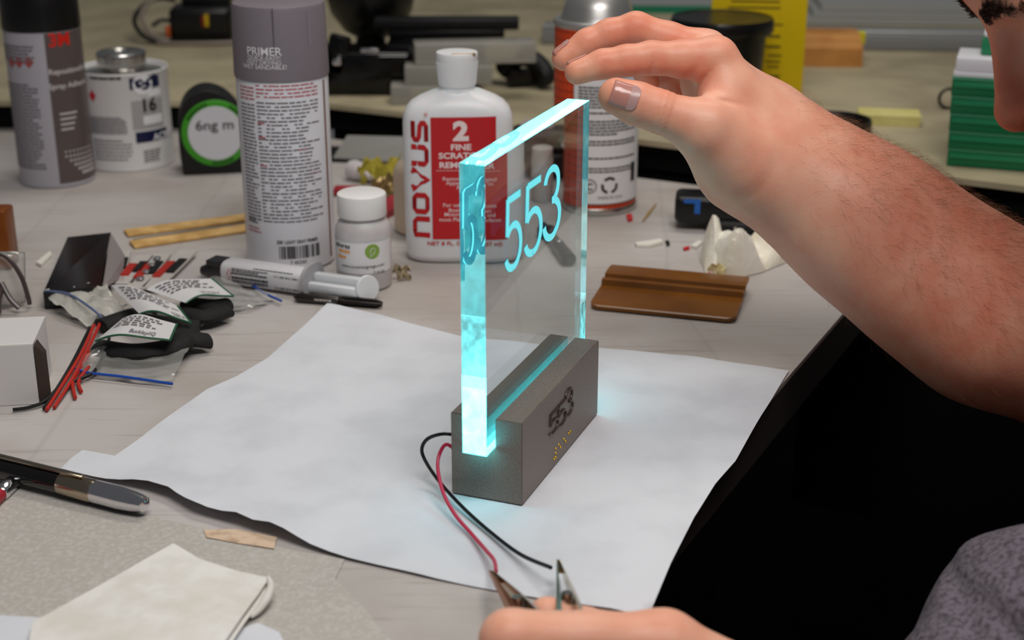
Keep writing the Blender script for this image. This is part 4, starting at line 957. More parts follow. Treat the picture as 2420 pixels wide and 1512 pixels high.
# ------------------------------------------------------------------ left clutter
q = [W(160, 560, .016), W(262, 549, .016), W(238, 676, .014), W(102, 692, .012)]
t = thing('black_case', 'flat glossy black box lying left of the plastic bags', 'box')
mb = MB(); mb.add([tuple(x) for x in q]+[(x.x, x.y, .0004) for x in q], [(3, 2, 1, 0), (4, 5, 6, 7)]+[(i, (i+1) % 4, 4+(i+1) % 4, 4+i) for i in range(4)]); mb.build('case_body', gloss_black, t, smooth=False)
fl2 = [W(262, 552, .0165), W(292, 600, .010), W(288, 650, .004), W(242, 680, .012)]
MB().add([tuple(x) for x in fl2]+[(x.x+.0008, x.y, x.z-.0008) for x in fl2], [(0, 1, 2, 3), (7, 6, 5, 4)]+[(i, 4+i, 4+(i+1) % 4, (i+1) % 4) for i in range(4)]).build('grey_flap', mat('flap_grey', '#8d8484', .4), t, smooth=False)

# LED modules on strips with red and black solder pads
def led_strip(a, b, lab, dots):
    A_, B_ = W(*a, .004), W(*b, .004); M = axis_matrix(A_, B_); L = (B_-A_).length
    t = thing('led_module', lab, 'led strip', group='LED modules with red and black leads')
    MB().rbox((L/2, 0, 0), (L, .0135, .0020), .0003, 1, M).build('strip_board', mat('pcb_white', '#c9c3bd', .4), t)
    MB().box((L*.45, .0033, .0014), (L*.40, .0058, .0016), M).build('red_lead', mat('lead_red', '#b8271b', .45), t, smooth=False)
    MB().box((L*.55, -.0033, .0014), (L*.36, .0058, .0016), M).build('black_lead', mat('lead_black'), t, smooth=False)
    if dots:
        for i in range(4): MB().rbox((L*(.2+.2*i), 0, .0022), (.005, .005, .0022), .0006, 1, M).build('led_chip', mat('chip_silver', '#8c8a8c', .3, metal=.5), t)
led_strip((270, 668), (288, 596), 'LED module beside the grey flap of the black box', 0)
led_strip((292, 672), (344, 606), 'LED module second from the black box', 0)
led_strip((318, 682), (384, 602), 'LED module with four silver chips', 1)
led_strip((356, 682), (446, 594), 'LED module farthest right of the loose modules', 0)

# zip bags
film = bpy.data.materials.new('bag_film'); film.use_nodes = True; nt = film.node_tree; nt.nodes.clear()
out = nt.nodes.new('ShaderNodeOutputMaterial'); tr_ = nt.nodes.new('ShaderNodeBsdfTransparent'); gl_ = nt.nodes.new('ShaderNodeBsdfGlossy'); gl_.inputs['Roughness'].default_value = .12
df_ = nt.nodes.new('ShaderNodeBsdfDiffuse'); df_.inputs[0].default_value = (.85, .85, .80, 1); m1 = nt.nodes.new('ShaderNodeMixShader'); m2 = nt.nodes.new('ShaderNodeMixShader'); fr_ = nt.nodes.new('ShaderNodeFresnel'); fr_.inputs[0].default_value = 1.7
m1.inputs[0].default_value = .22; nt.links.new(tr_.outputs[0], m1.inputs[1]); nt.links.new(df_.outputs[0], m1.inputs[2])
nt.links.new(fr_.outputs[0], m2.inputs[0]); nt.links.new(m1.outputs[0], m2.inputs[1]); nt.links.new(gl_.outputs[0], m2.inputs[2]); nt.links.new(m2.outputs[0], out.inputs[0])
film2 = film.copy(); film2.name = 'bag_film_silver'
for n_ in film2.node_tree.nodes:
    if n_.type == 'MIX_SHADER' and not n_.inputs[0].is_linked: n_.inputs[0].default_value = .62
    if n_.type == 'BSDF_DIFFUSE': n_.inputs[0].default_value = (.86, .84, .76, 1)
foam_black = mat('foam_black', '#0e0d0e', .75, bump=(300, .4, .001)); blab = mat('bag_label', '#d5d3d4', .5); zipm = mat('zip_blue', '#1f4fb0', .35); gre = mat('label_green', '#1b5a3a', .5)
def bag(name, lab, quad, zips, label, foam, seed, group='zip bags of black foam parts', fm_=None, amp=.004):
    t = thing(name, lab, 'plastic bag', group=group)
    patch(quad, 16, 12, amp, seed, 'film', fm_ or film, t, 0)
    a, b = zips
    if a is not None:
        zp = spline([W(*q_) for q_ in a], 6); MB().tube(zp, .00085, 6).build('zipper', b, t)
    for k, fo in enumerate(foam):
        MB().tube(spline([W(*q_) for q_ in fo[0]], 5), fo[1], 12, sy=.55).build('foam_part', foam_black, t)
    if label:
        lq, txts = label; L4 = [Vector(W(*q_)) for q_ in lq]
        nx = 12; v = []; f = []
        def lf(s_, t_): return (L4[0]*(1-s_)+L4[1]*s_)*(1-t_)+(L4[3]*(1-s_)+L4[2]*s_)*t_ + Vector((0, 0, .004*math.sin(math.pi*s_)+.0010*math.sin(7*s_)))
        mb = MB(); mb.quadmap(0, 0, 1, 1, lambda s_, t_: tuple(lf(s_, t_)), nx, 4); lo = mb.build('label', blab, t)
        mb = MB()
        for e0, e1 in (((0, 0), (1, 0)), ((1, 0), (1, 1))):
            mb.tube([lf(e0[0]+(e1[0]-e0[0])*i/12, e0[1]+(e1[1]-e0[1])*i/12) for i in range(13)], .0007, 5)
        mb.build('green_border', gre, lo)
        mb = MB(); rr_ = random.Random(seed)
        up = lambda s_, t_: tuple(lf(s_, t_)+Vector((0, -.0003, .0006)))
        for (tx, s_, t_, sz) in txts:
            vv, ff = text_geo(tx, 1, .01, 'LEFT'); wid = max(q_[0] for q_ in vv)
            mb.add([up(s_+sz*x_*.55, t_+sz*y_*1.6) for x_, y_ in vv], ff)
        for k in range(5):
            y_ = .86-.1*k; x_ = .08
            while x_ < .9-.3*rr_.random():
                w_ = rr_.uniform(.04, .12); mb.quadmap(x_, y_, x_+w_, y_+.04, up); x_ += w_+.03
        mb.build('label_print', ink_grey, lo, smooth=False)
    return t
bag('zip_bag', 'silvery zip bag with blue zip lying before the black box', [W(200, 768, .003), W(300, 730, .012), W(250, 672, .012), W(104, 690, .010)],
    ([(106, 688, .012), (160, 694, .013), (215, 728, .012), (246, 756, .008)], mat('zip_dull_blue', '#5d6c93', .4)), None, [], 61, 'zip bags of black foam parts', film2, .006)
bag('zip_bag', 'middle zip bag with white label and black foam parts', [W(300, 775, .006), W(480, 772, .004), W(440, 738, .010), W(262, 676, .016)], (None, None),
    ([(330, 742, .018), (452, 766, .016), (420, 725, .020), (262, 674, .021)], [('5281A', .72, .12, .16)]), [([(320, 752, .008), (400, 762, .008), (472, 770, .006)], .0062)], 67)
bag('zip_bag', 'upper zip bag with white label before the adhesive syringe', [W(420, 745, .003), W(600, 728, .003), W(655, 700, .003), W(500, 655, .008)],
    ([(594, 672, .004), (616, 688, .004), (636, 698, .004), (665, 711, .004)], zipm), ([(440, 716, .016), (552, 702, .014), (500, 660, .018), (345, 684, .019)], [('LOT # 5250-14', .42, .10, .105)]),
    [([(430, 740, .008), (480, 748, .009), (535, 735, .007)], .0075), ([(440, 715, .008), (500, 722, .009), (540, 718, .008)], .007)], 71)
bag('zip_bag', 'nearest zip bag with upside-down label and bright blue zip', [W(168, 880, .002), W(410, 905, .002), W(450, 800, .012), W(215, 830, .012)],
    ([(172, 868, .004), (205, 880, .004), (290, 890, .004), (408, 907, .003)], zipm), ([(225, 806, .020), (402, 806, .020), (418, 768, .021), (290, 752, .022)], [('Buckley/iQ', .42, .12, .15)]),
    [([(235, 822, .009), (320, 832, .010), (420, 815, .010), (440, 785, .009)], .0085), ([(400, 795, .010), (450, 800, .010), (492, 806, .006)], .0075), ([(240, 770, .006), (330, 742, .007), (400, 748, .006)], .008)], 79)
# loose leads
for pts, m, lab in (([(104, 965, .002), (140, 910, .004), (175, 850, .006), (212, 775, .006)], 'lead_black', 'black lead nearest the white carton'), ([(110, 968, .002), (150, 905, .004), (195, 830, .007), (222, 768, .007)], 'lead_red', 'red lead running from the white carton to the bags'),
                    ([(128, 962, .002), (168, 900, .004), (205, 830, .007), (236, 765, .007)], 'lead_red', 'red lead beside the black one under the bags'), ([(140, 945, .002), (170, 905, .003), (225, 875, .004), (258, 800, .007)], 'lead_black', 'black lead crossing under the nearest bag'),
                    ([(178, 940, .002), (172, 905, .003), (190, 870, .004), (215, 830, .006)], 'lead_red', 'short red lead beside the blue zip'), ([(192, 925, .002), (186, 900, .003), (210, 866, .005)], 'lead_red', 'shortest red lead beside the blue zip'),
                    ([(30, 968, .002), (70, 962, .002), (110, 945, .003), (150, 900, .004)], 'lead_black', 'black lead trailing along the foot of the white carton')):
    o = MB().tube(spline([W(*q_) for q_ in pts], 6), .0011, 8).build('loose_lead', mat(m)); tag(o, lab, 'wire', 'loose red and black leads')

# white carton
p = W(93, 955); cb = thing('white_carton', 'white cardboard carton at the left edge with an open flap', 'carton', (p.x, p.y, .0003), math.radians(8))
card = mat('card_white', '#d8d5d4', .6)
MB().box((-.055, .024, .018), (.11, .048, .036)).build('carton_body', card, cb, smooth=False)
MB().add([(0.0008, 0, 0), (.0045, .003, 0), (.0045, .004, .030), (.0008, .001, .036), (.0012, .010, 0), (.0050, .012, 0), (.0050, .012, .028), (.0012, .010, .036)], [(0, 1, 2, 3), (7, 6, 5, 4), (0, 4, 5, 1), (1, 5, 6, 2), (2, 6, 7, 3), (3, 7, 4, 0)]).build('side_flap', mat('card_brown', '#3a2d26', .8), cb, smooth=False)
MB().box((-.055, .0005, .0365), (.11, .001, .0012)).build('lid_edge', mat('card_edge', '#eceae4', .6), cb, smooth=False)

# amber block and clear safety glasses at the far left
p = W(12, 640); o = MB().rbox((-.022, .012, .022), (.044, .022, .044), .002, 2).build('amber_block', mat('amber_box', '#8a4a10', .35, noise=(20, '#6d3408', .4, .6))); o.location = (p.x+.004, p.y, .0003); tag(o, 'amber brown plastic block at the left edge', 'block')
p = W(0, 740); sg = thing('safety_glasses', 'clear safety glasses with dark arms lying at the left edge', 'glasses', (p.x, p.y, .0003))
v = []; f = []; n1, n2 = 14, 8
for j in range(n2+1):
    for i in range(n1+1):
        a = -1.2+2.0*i/n1; h_ = .002+.036*math.sin(math.pi*.5*(1-abs(2*j/n2-1)*.0)*(j/n2)); v.append((-.010+.032*math.sin(a), .006+.03*(1-math.cos(a))+.010*j/n2, .002+.036*j/n2*math.cos(a*.55)))
for j in range(n2):
    for i in range(n1): q_ = j*(n1+1)+i; f.append((q_, q_+1, q_+n1+2, q_+n1+1))
o = MB().add(v, f).build('lens', film, sg); sm_ = o.modifiers.new('s', 'SOLIDIFY'); sm_.thickness = .0015
gt = mat('smoke_plastic', '#473c3b', .3)
MB().tube(spline([(-.012, .012, .040), (.004, .012, .036), (.014, .008, .024), (.018, .006, .010), (.0185, .006, .004)]), .0016, 8).build('lens_rim', gt, sg)
MB().tube(spline([(.002, .004, .020), (.008, .000, .010), (.014, -.002, .004)]), .0018, 8).build('arm', gt, sg); MB().tube(spline([(.003, .004, .018), (.001, -.002, .010), (.002, -.008, .003)]), .0020, 8).build('arm', gt, sg)

# chrome pens
A_ = W(-60, 1090, .008); B_ = W(348, 1193, .0068); L = (B_-A_).length; M = axis_matrix(A_, B_)
pn = thing('chrome_pen', 'long chrome pen with black barrel lying at the lower left', 'pen')
MB().lathe([(.0052, 0), (.0056, .002), (.0056, L*.50), (.0054, L*.52)], 32, M @ RX).build('barrel', mat('pen_black', '#0b0a0a', .14, coat=.5), pn)
MB().lathe([(.0056, L*.52), (.0060, L*.525), (.0060, L*.70), (.0057, L*.71)], 32, M @ RX).build('collar', mat('pen_gold', '#b7a893', .2, metal=1.0), pn)
MB().lathe([(.0057, L*.71), (.0059, L*.72), (.0059, L*.86), (.0052, L*.93), (.0040, L*.985), (.0018, L)], 32, M @ RX).build('tip', mat('chrome'), pn)
MB().rbox((L*.40, .0, .0070), (L*.5, .0030, .0012), .0004, 1, M).build('clip', mat('pen_gold'), pn)
A_ = W(-50, 1215, .004); B_ = W(38, 1132, .004); M = axis_matrix(A_, B_); L = (B_-A_).length
pn = thing('steel_tube', 'short steel pen end with red ring at the left edge', 'pen')
MB().lathe([(.0036, 0), (.0036, L*.55), (.0034, L*.56)], 20, M @ RX).build('barrel', mat('clip_red'), pn); MB().lathe([(.0034, L*.56), (.0040, L*.58), (.0040, L*.96), (.003, L)], 24, M @ RX).build('end_cap', mat('chrome'), pn)

# ------------------------------------------------------------------ alligator clips held by the left hand
def clip_(tip, tail, lab, cop):
    Tp, Tl = W(*tip), W(*tail); M = axis_matrix(Tp, Tl); L = (Tl-Tp).length
    t = thing('alligator_clip', lab, 'clip', group='alligator clips in the hand')
    nick = mat('nickel', '#cfc8b4', .22, metal=1.0); m2_ = mat('copper_worn', '#b0714a', .35, metal=.9) if cop else nick
    for s_, m_ in ((1, nick), (-1, m2_)):
        v = []; f = []
        for i in range(9):
            x = L*i/8; w = .0014+.0026*min(i/5, 1); y = s_*(.0004+.0030*i/8)
            v += [(x, y, -w), (x, y, w), (x, y+s_*.0018*(i/8+.25), w*.7), (x, y+s_*.0018*(i/8+.25), -w*.7)]
        for i in range(8):
            for j in range(4): f.append((4*i+j, 4*i+(j+1) % 4, 4*i+4+(j+1) % 4, 4*i+4+j))
        f += [(0, 1, 2, 3), (35, 34, 33, 32)]
        if s_ < 0: f = [q_[::-1] for q_ in f]
        MB().add(v, f, M).build('jaw', m_, t, angle=25)
        tm2 = MB()
        for i in range(5): tm2.add([(.001+.0022*i, s_*.0007, .0012), (.0030+.0022*i, s_*.0011, .0014), (.002+.0022*i, -s_*.0003, .0013), (.001+.0022*i, s_*.0007, -.0012), (.0030+.0022*i, s_*.0011, -.0014), (.002+.0022*i, -s_*.0003, -.0013)], [(0, 1, 2), (5, 4, 3), (0, 2, 5, 3), (1, 4, 5, 2)], M)
        o_ = tm2.build('teeth', m_, t, smooth=False); o_['kind'] = 'stuff'
    MB().lathe([(.0022, -.0042), (.0024, -.0038), (.0024, .0038), (.0022, .0042)], 14, M @ T(L*.72, 0, 0)).build('pivot_spring', steel, t)
clip_((1319, 1326, .012), (1348, 1462, .022), 'upright nickel alligator clip beside the black wire end', 0)
clip_((1160, 1352, .012), (1250, 1465, .022), 'copper-toned alligator clip holding the red wire end', 1)

# ------------------------------------------------------------------ the person: smooth body surfaces from blended volumes
def npv(v): return np.array(v, dtype=np.float32)
def J(px, py, d): return npv(D(px, py, d))
def rc(P, a, b, ra, rb):
    ba = b-a; t = np.clip(((P-a) @ ba)/float(ba @ ba), 0, 1).astype(np.float32)
    return np.sqrt((((P-a)-t[:, None]*ba)**2).sum(1)) - (ra+(rb-ra)*t)
def sph(P, c, r): return np.sqrt(((P-c)**2).sum(1))-r
def smin(a, b, k):
    h = np.clip(.5+.5*(b-a)/k, 0, 1); return b*(1-h)+a*h-k*h*(1-h)
def smax(a, b, k): return -smin(-a, -b, k)
def chain(P, pts, k=.004):
    d = None
    for (a, ra), (b, rb) in zip(pts, pts[1:]):
        q = rc(P, a, b, ra, rb); d = q if d is None else smin(d, q, k)
    return d
def mesh_sdf(fn, lo, hi, res, step=4):
    lo = np.array(lo); hi = np.array(hi); m = np.maximum(np.ceil((hi-lo)/(res*step)).astype(int), 2)
    cs = [lo[i]+np.arange(m[i]+1)*res*step for i in range(3)]
    G = np.stack(np.meshgrid(*cs, indexing='ij'), -1).reshape(-1, 3).astype(np.float32)
    dc = fn(G).reshape(m+1)
    near = np.abs(dc) < res*step*1.9
    cell = np.zeros(m, bool)
    for i in (0, 1):
        for j in (0, 1):
            for k in (0, 1): cell |= near[i:m[0]+i, j:m[1]+j, k:m[2]+k]
    n = m*step+1
    act = np.zeros(n, bool); up = cell.repeat(step, 0).repeat(step, 1).repeat(step, 2)
    for i in (0, 1):
        for j in (0, 1):
            for k in (0, 1): act[i:n[0]-1+i, j:n[1]-1+j, k:n[2]-1+k] |= up
    ix = np.minimum((np.arange(n[0])+step//2)//step, m[0]); iy = np.minimum((np.arange(n[1])+step//2)//step, m[1]); iz = np.minimum((np.arange(n[2])+step//2)//step, m[2])
    d = dc[ix][:, iy][:, :, iz].astype(np.float32)
    I = np.argwhere(act); pts = (lo+I*res).astype(np.float32)
    d[act] = np.concatenate([fn(c) for c in np.array_split(pts, max(1, len(pts)//400000))])
    s = d < 0
    c0 = s[:-1, :-1, :-1]; anyv = np.zeros_like(c0); allv = np.ones_like(c0)
    for i in (0, 1):
        for j in (0, 1):
            for k in (0, 1):
                q = s[i:n[0]-1+i, j:n[1]-1+j, k:n[2]-1+k]; anyv |= q; allv &= q
    ac = anyv & ~allv; C = np.argwhere(ac); idx = -np.ones(ac.shape, np.int64); idx[ac] = np.arange(len(C))
    acc = np.zeros((len(C), 3)); cnt = np.zeros(len(C))
    cor = [(i, j, k) for i in (0, 1) for j in (0, 1) for k in (0, 1)]
    val = {c: d[C[:, 0]+c[0], C[:, 1]+c[1], C[:, 2]+c[2]] for c in cor}
    for a in cor:
        for ax in range(3):
            if a[ax] == 0:
                b = list(a); b[ax] = 1; b = tuple(b); va, vb = val[a], val[b]; cr = (va < 0) != (vb < 0)
                t = np.where(cr, va/np.where(cr, va-vb, 1), 0); p = np.tile(np.array(a, float), (len(C), 1)); p[:, ax] += t
                acc[cr] += p[cr]; cnt[cr] += 1
    V = lo+(C+acc/cnt[:, None])*res
    Fs = []
    for ax in range(3):
        o1, o2 = [(1, 2), (2, 0), (0, 1)][ax]
        sl0 = [slice(None)]*3; sl1 = [slice(None)]*3; sl0[ax] = slice(0, -1); sl1[ax] = slice(1, None)
        e0, e1 = s[tuple(sl0)], s[tuple(sl1)]; E = np.argwhere(e0 != e1)
        ok = (E[:, o1] > 0) & (E[:, o2] > 0) & (E[:, o1] < n[o1]-1) & (E[:, o2] < n[o2]-1); E = E[ok]
        flip = e0[E[:, 0], E[:, 1], E[:, 2]]
        def g(a, b):
            q = E.copy(); q[:, o1] -= a; q[:, o2] -= b; return idx[q[:, 0], q[:, 1], q[:, 2]]
        Q = np.stack([g(1, 1), g(0, 1), g(0, 0), g(1, 0)], 1); Q[~flip] = Q[~flip][:, ::-1]; Fs.append(Q)
    return V, np.concatenate(Fs)
def smooth_mesh(V, Q, it=2, w=.5):
    for _ in range(it):
        S = np.zeros_like(V); n = np.zeros(len(V))
        for a, b in ((0, 1), (1, 2), (2, 3), (3, 0)):
            np.add.at(S, Q[:, a], V[Q[:, b]]); np.add.at(n, Q[:, a], 1); np.add.at(S, Q[:, b], V[Q[:, a]]); np.add.at(n, Q[:, b], 1)
        V = V*(1-w)+w*S/np.maximum(n, 1)[:, None]
    return V

# right hand and arm -------------------------------------------------------
K = .001
fingers = {
 'index': [(J(1690, 140, .822), 12*K), (J(1615, 140, .820), 10.2*K), (J(1538, 137, .818), 9.0*K), (J(1480, 143, .816), 8.3*K), (J(1425, 151, .815), 7.8*K), (J(1363, 171, .814), 6.9*K)],
 'middle': [(J(1668, 122, .842), 11.5*K), (J(1580, 92, .842), 9.3*K), (J(1503, 66, .842), 8.9*K), (J(1440, 80, .842), 8.2*K), (J(1388, 101, .842), 7.7*K), (J(1332, 139, .842), 6.9*K)],
 'ring': [(J(1664, 140, .862), 11*K), (J(1555, 112, .866), 8.6*K), (J(1523, 160, .867), 7.5*K), (J(1532, 196, .868), 6.6*K)],
 'little': [(J(1668, 170, .880), 10*K), (J(1600, 158, .886), 7.4*K), (J(1580, 192, .887), 6.6*K), (J(1596, 218, .887), 5.8*K)]}
thumb = [(J(1740, 372, .818), 20*K), (J(1660, 303, .803), 14.6*K), (J(1610, 283, .800), 11.6*K), (J(1560, 264, .799), 11.4*K), (J(1505, 245, .799), 11.2*K), (J(1457, 227, .799), 10.0*K)]
palm = [(J(1690, 142, .822), 12*K, J(1790, 330, .832), 23*K), (J(1668, 126, .842), 12*K, J(1808, 320, .846), 23*K), (J(1664, 142, .862), 12*K, J(1812, 335, .858), 22*K), (J(1668, 172, .880), 11*K, J(1805, 365, .862), 20*K),
        (J(1770, 395, .826), 22*K, J(1668, 306, .806), 14*K), (J(1712, 225, .820), 13*K, J(1690, 300, .810), 13*K), (J(1655, 200, .866), 11*K, J(1770, 345, .846), 20*K)]
fore = [(J(1752, 378, .834), 24*K), (J(1925, 460, .838), 31.5*K), (J(2050, 552, .836), 37.5*K), (J(2200, 657, .832), 42*K), (J(2340, 752, .828), 44.5*K), (J(2640, 905, .84), 42*K), (npv((.545, .88, .03)), 52*K)]
fore2 = [(J(1822, 305, .852), 22*K), (J(1945, 432, .850), 29*K), (J(2070, 520, .846), 34*K), (J(2340, 730, .84), 40*K)]
creases = [(J(1566, 266, .799), npv(D(1505, 245, .799)-D(1610, 283, .800)), .0000), (J(1566, 266, .799), npv(D(1505, 245, .799)-D(1610, 283, .800)), .0034), (J(1566, 266, .799), npv(D(1505, 245, .799)-D(1610, 283, .800)), -.0036)]
def fold_(c, a, b, wd, dp, rr, d=.81):
    e = D(b[0], b[1], d)-D(a[0], a[1], d); v_ = D(0, 0, 1)-D(0, 0, .5); n_ = e.cross(ray(c[0], c[1])).normalized(); return (J(c[0], c[1], d), npv(n_), wd, dp, rr)
skin_folds = [fold_((1655, 200), (1690, 160), (1630, 235), .0020, .0030, .010, .811), fold_((1618, 190), (1640, 165), (1600, 210), .0016, .0018, .008, .811), fold_((1690, 238), (1650, 232), (1735, 246), .0018, .0030, .010, .806),
              fold_((1540, 165), (1548, 140), (1540, 180), .0014, .0010, .007, .811), fold_((1428, 170), (1432, 150), (1428, 184), .0013, .0008, .006, .809)]
def right_arm(P):
    d = None
    for a, ra, b, rb in palm:
        q = rc(P, a, b, ra, rb); d = q if d is None else smin(d, q, .009)
    arm = smin(chain(P, fore, .02), chain(P, fore2, .02), .02); d = smin(d, arm, .022)
    th = chain(P, thumb, .004)
    for c, dr, off in creases:   # knuckle creases of the thumb
        dr = dr/np.linalg.norm(dr); t = (P-c) @ dr-off; th = th+.00055*np.exp(-(t/.0007)**2)
    th = smin(d, th, .012)
    out = th
    for nm, pts in fingers.items():
        f_ = chain(P, pts, .0035); out = np.minimum(out, smin(d, f_, .007)) if nm == 'index' else smin(out, smin(d, f_, .007), .0012)
    for c, q, wd, dp, rr in skin_folds:
        t = (P-c) @ q; out = out+dp*np.exp(-(t/wd)**2)*np.exp(-(((P-c)**2).sum(1))/rr**2)
    # wrist folds below the thumb
    c = J(1700, 440, .82); ax = npv(D(1760, 400, .83)-D(1660, 460, .83)); ax /= np.linalg.norm(ax)
    w = np.exp(-(np.linalg.norm(P-c, axis=1)/.022)**2)
    t = (P-c) @ npv(D(1700, 470, .82)-D(1700, 400, .82)); t = t/.0168
    out = out + w*.0003*np.sin(t*52+3*((P-c) @ ax)/.02)
    return out
parts = []
V, Q = mesh_sdf(right_arm, (.015, .70, -.06), (.315, .935, .235), .0011); V = smooth_mesh(V, Q, 2); parts.append((V, Q)); RV, RQ = V, Q
V, Q = mesh_sdf(right_arm, (.312, .70, -.12), (.62, .96, .14), .003); parts.append((smooth_mesh(V, Q, 1), Q))

# left hand and arm --------------------------------------------------------
lf_f = {'index': [(J(1570, 1530, .590), 14.0*K), (J(1400, 1516, .583), 12*K), (J(1206, 1512, .576), 11.8*K), (J(1240, 1592, .575), 9.6*K), (J(1335, 1600, .580), 8.4*K)],
        'middle': [(J(1600, 1600, .590), 14*K), (J(1335, 1622, .578), 10.6*K), (J(1390, 1690, .60), 9*K)], 'ring': [(J(1620, 1680, .590), 13*K), (J(1400, 1690, .580), 10*K), (J(1440, 1760, .60), 9*K)],
        'little': [(J(1650, 1760, .595), 12*K), (J(1410, 1765, .585), 9*K), (J(1460, 1820, .60), 8*K)]}
lth = [(J(1700, 1660, .622), 17*K), (J(1510, 1560, .620), 12*K), (J(1390, 1496, .616), 10*K), (J(1292, 1452, .612), 7.8*K)]
larm = [(J(1820, 1740, .605), 26*K), (npv((.18, .500, -.090)), 33*K), (npv((.275, .565, -.085)), 36*K), (npv((.53, .56, .03)), 50*K)]
lpal = [(J(1570, 1532, .590), 14*K, J(1800, 1700, .60), 23*K), (J(1600, 1600, .59), 14*K, J(1810, 1730, .60), 23*K), (J(1640, 1720, .592), 14*K, J(1820, 1770, .60), 22*K), (J(1700, 1660, .615), 16*K, J(1830, 1740, .61), 20*K)]
def left_arm(P):
    d = None
    for a, ra, b, rb in lpal:
        q = rc(P, a, b, ra, rb); d = q if d is None else smin(d, q, .010)
    d = smin(d, chain(P, larm, .02), .02); out = smin(d, chain(P, lth, .004), .010)
    for nm, pts in lf_f.items(): out = smin(out, smin(d, chain(P, pts, .0035), .008), .0012)
    return out
V, Q = mesh_sdf(left_arm, (-.03, .45, -.12), (.30, .66, .05), .0018); parts.append((smooth_mesh(V, Q, 2), Q))

# head ---------------------------------------------------------------------
ta = math.radians(33); HF = npv((-math.cos(ta), 0, -math.sin(ta))); HU = npv((-math.sin(ta), 0, math.cos(ta))); HL = npv((0, 1, 0))
NT = J(2360, 290, .735); HO = NT - .1095*HF + .0385*HU
def hp(f, l, u): return HO+f*HF+l*HL+u*HU
def ell(P, c, r):
    q = P-c; x = np.stack([q @ HF/r[0], q @ HL/r[1], q @ HU/r[2]], 1); return (np.sqrt((x**2).sum(1))-1)*min(r)
def head(P):
    d = ell(P, hp(-.012, 0, .038), (.098, .076, .088)); d = smin(d, ell(P, hp(.030, 0, -.040), (.060, .060, .086)), .03)
    d = smin(d, rc(P, hp(.082, -.034, .022), hp(.082, .034, .022), .011, .011), .014)
    for s in (-1, 1):
        d = smax(d, -sph(P, hp(.100, s*.032, -.002), .018), .012); d = smin(d, sph(P, hp(.070, s*.032, -.002), .0125), .004)
        d = smin(d, sph(P, hp(.055, s*.045, -.038), .022), .02)
    n = rc(P, hp(.083, 0, .006), hp(.0995, 0, -.036), .0075, .0092); n = smin(n, sph(P, hp(.0990, 0, -.0385), .0105), .004)
    for s in (-1, 1): n = smin(n, sph(P, hp(.0890, s*.0135, -.0415), .0090), .004)
    d = smin(d, n, .010)
    for s in (-1, 1): d = smax(d, -rc(P, hp(.0985, s*.0112, -.0495), hp(.0930, s*.0065, -.043), .0058, .0035), .0015)
    d = smin(d, rc(P, hp(.082, -.020, -.070), hp(.082, .020, -.070), .0065, .0065), .008); d = smin(d, rc(P, hp(.080, -.018, -.082), hp(.080, .018, -.082), .007, .007), .006)
    d = smin(d, sph(P, hp(.066, 0, -.108), .017), .018)
    for s in (-1, 1): d = smin(d, ell(P, hp(-.01, s*.076, -.010), (.018, .007, .032)), .006)
    return smin(d, rc(P, hp(-.03, 0, -.05), npv((.52, .71, -.01)), .056, .064), .03)
V, Q = mesh_sdf(head, tuple(np.minimum(HO-.14, (.2, .58, -.03))), tuple(HO+np.array([.24, .14, .16])), .002); parts.append((smooth_mesh(V, Q, 1), Q))

def skin_mat():
    m = mat('skin', '#d99f86', .42, sss=.0035, bump=(700, .25, .0006), spec=.35); nt = m.node_tree; b = nt.nodes['Principled BSDF']
    b.inputs['Subsurface Weight'].default_value = .35
    tc = [n for n in nt.nodes if n.type == 'TEX_COORD'][0]; n = nt.nodes.new('ShaderNodeTexNoise'); n.inputs['Scale'].default_value = 55; n.inputs['Detail'].default_value = 5; nt.links.new(tc.outputs['Object'], n.inputs['Vector'])
    at = nt.nodes.new('ShaderNodeAttribute'); at.attribute_name = 'flush'
    r = nt.nodes.new('ShaderNodeMapRange'); r.inputs['From Min'].default_value = .35; r.inputs['From Max'].default_value = .7; r.inputs['To Min'].default_value = 0; r.inputs['To Max'].default_value = .38; nt.links.new(n.outputs['Fac'], r.inputs['Value'])
    ad = nt.nodes.new('ShaderNodeMath'); ad.operation = 'ADD'; ad.use_clamp = True; nt.links.new(r.outputs[0], ad.inputs[0]); nt.links.new(at.outputs['Fac'], ad.inputs[1])
    mx = nt.nodes.new('ShaderNodeMix'); mx.data_type = 'RGBA'; mx.inputs[6].default_value = lin('#f1b79d'); mx.inputs[7].default_value = lin('#e07a5a')
    nt.links.new(ad.outputs[0], mx.inputs[0]); nt.links.new(mx.outputs[2], b.inputs['Base Color']); return m
person = thing('person', 'person in a grey shirt leaning in, one hand over the sign, one holding clips', 'person')
off = 0; AV = []; AQ = []
for V, Q in parts: AV.append(V); AQ.append(Q+off); off += len(V)
AV = np.concatenate(AV); AQ = np.concatenate(AQ)
me = bpy.data.meshes.new('body'); me.from_pydata(AV.tolist(), [], AQ.tolist()); me.update(); me.shade_smooth(); me.materials.append(skin_mat())
# redder skin where blood shows: fingers, knuckles, nose
fl_ = np.zeros(len(AV), np.float32)
for pts in list(fingers.values())+[thumb[2:]]:
    for c, r in pts[1:]: fl_ = np.maximum(fl_, .5*np.exp(-(np.linalg.norm(AV-c, axis=1)/.016)**2))
fl_ = np.maximum(fl_, .25*np.exp(-(np.linalg.norm(AV-J(1690, 110, .822), axis=1)/.016)**2)); fl_ = np.maximum(fl_, .8*np.exp(-(np.linalg.norm(AV-NT, axis=1)/.05)**2))
fl_ = np.maximum(fl_, .35*np.clip((AV[:, 0]-.15)/.08, 0, 1)*(AV[:, 1] > .7))
at = me.attributes.new('flush', 'FLOAT', 'POINT'); at.data.foreach_set('value', fl_)
body = bpy.data.objects.new('body', me); COL.objects.link(body); body.parent = person

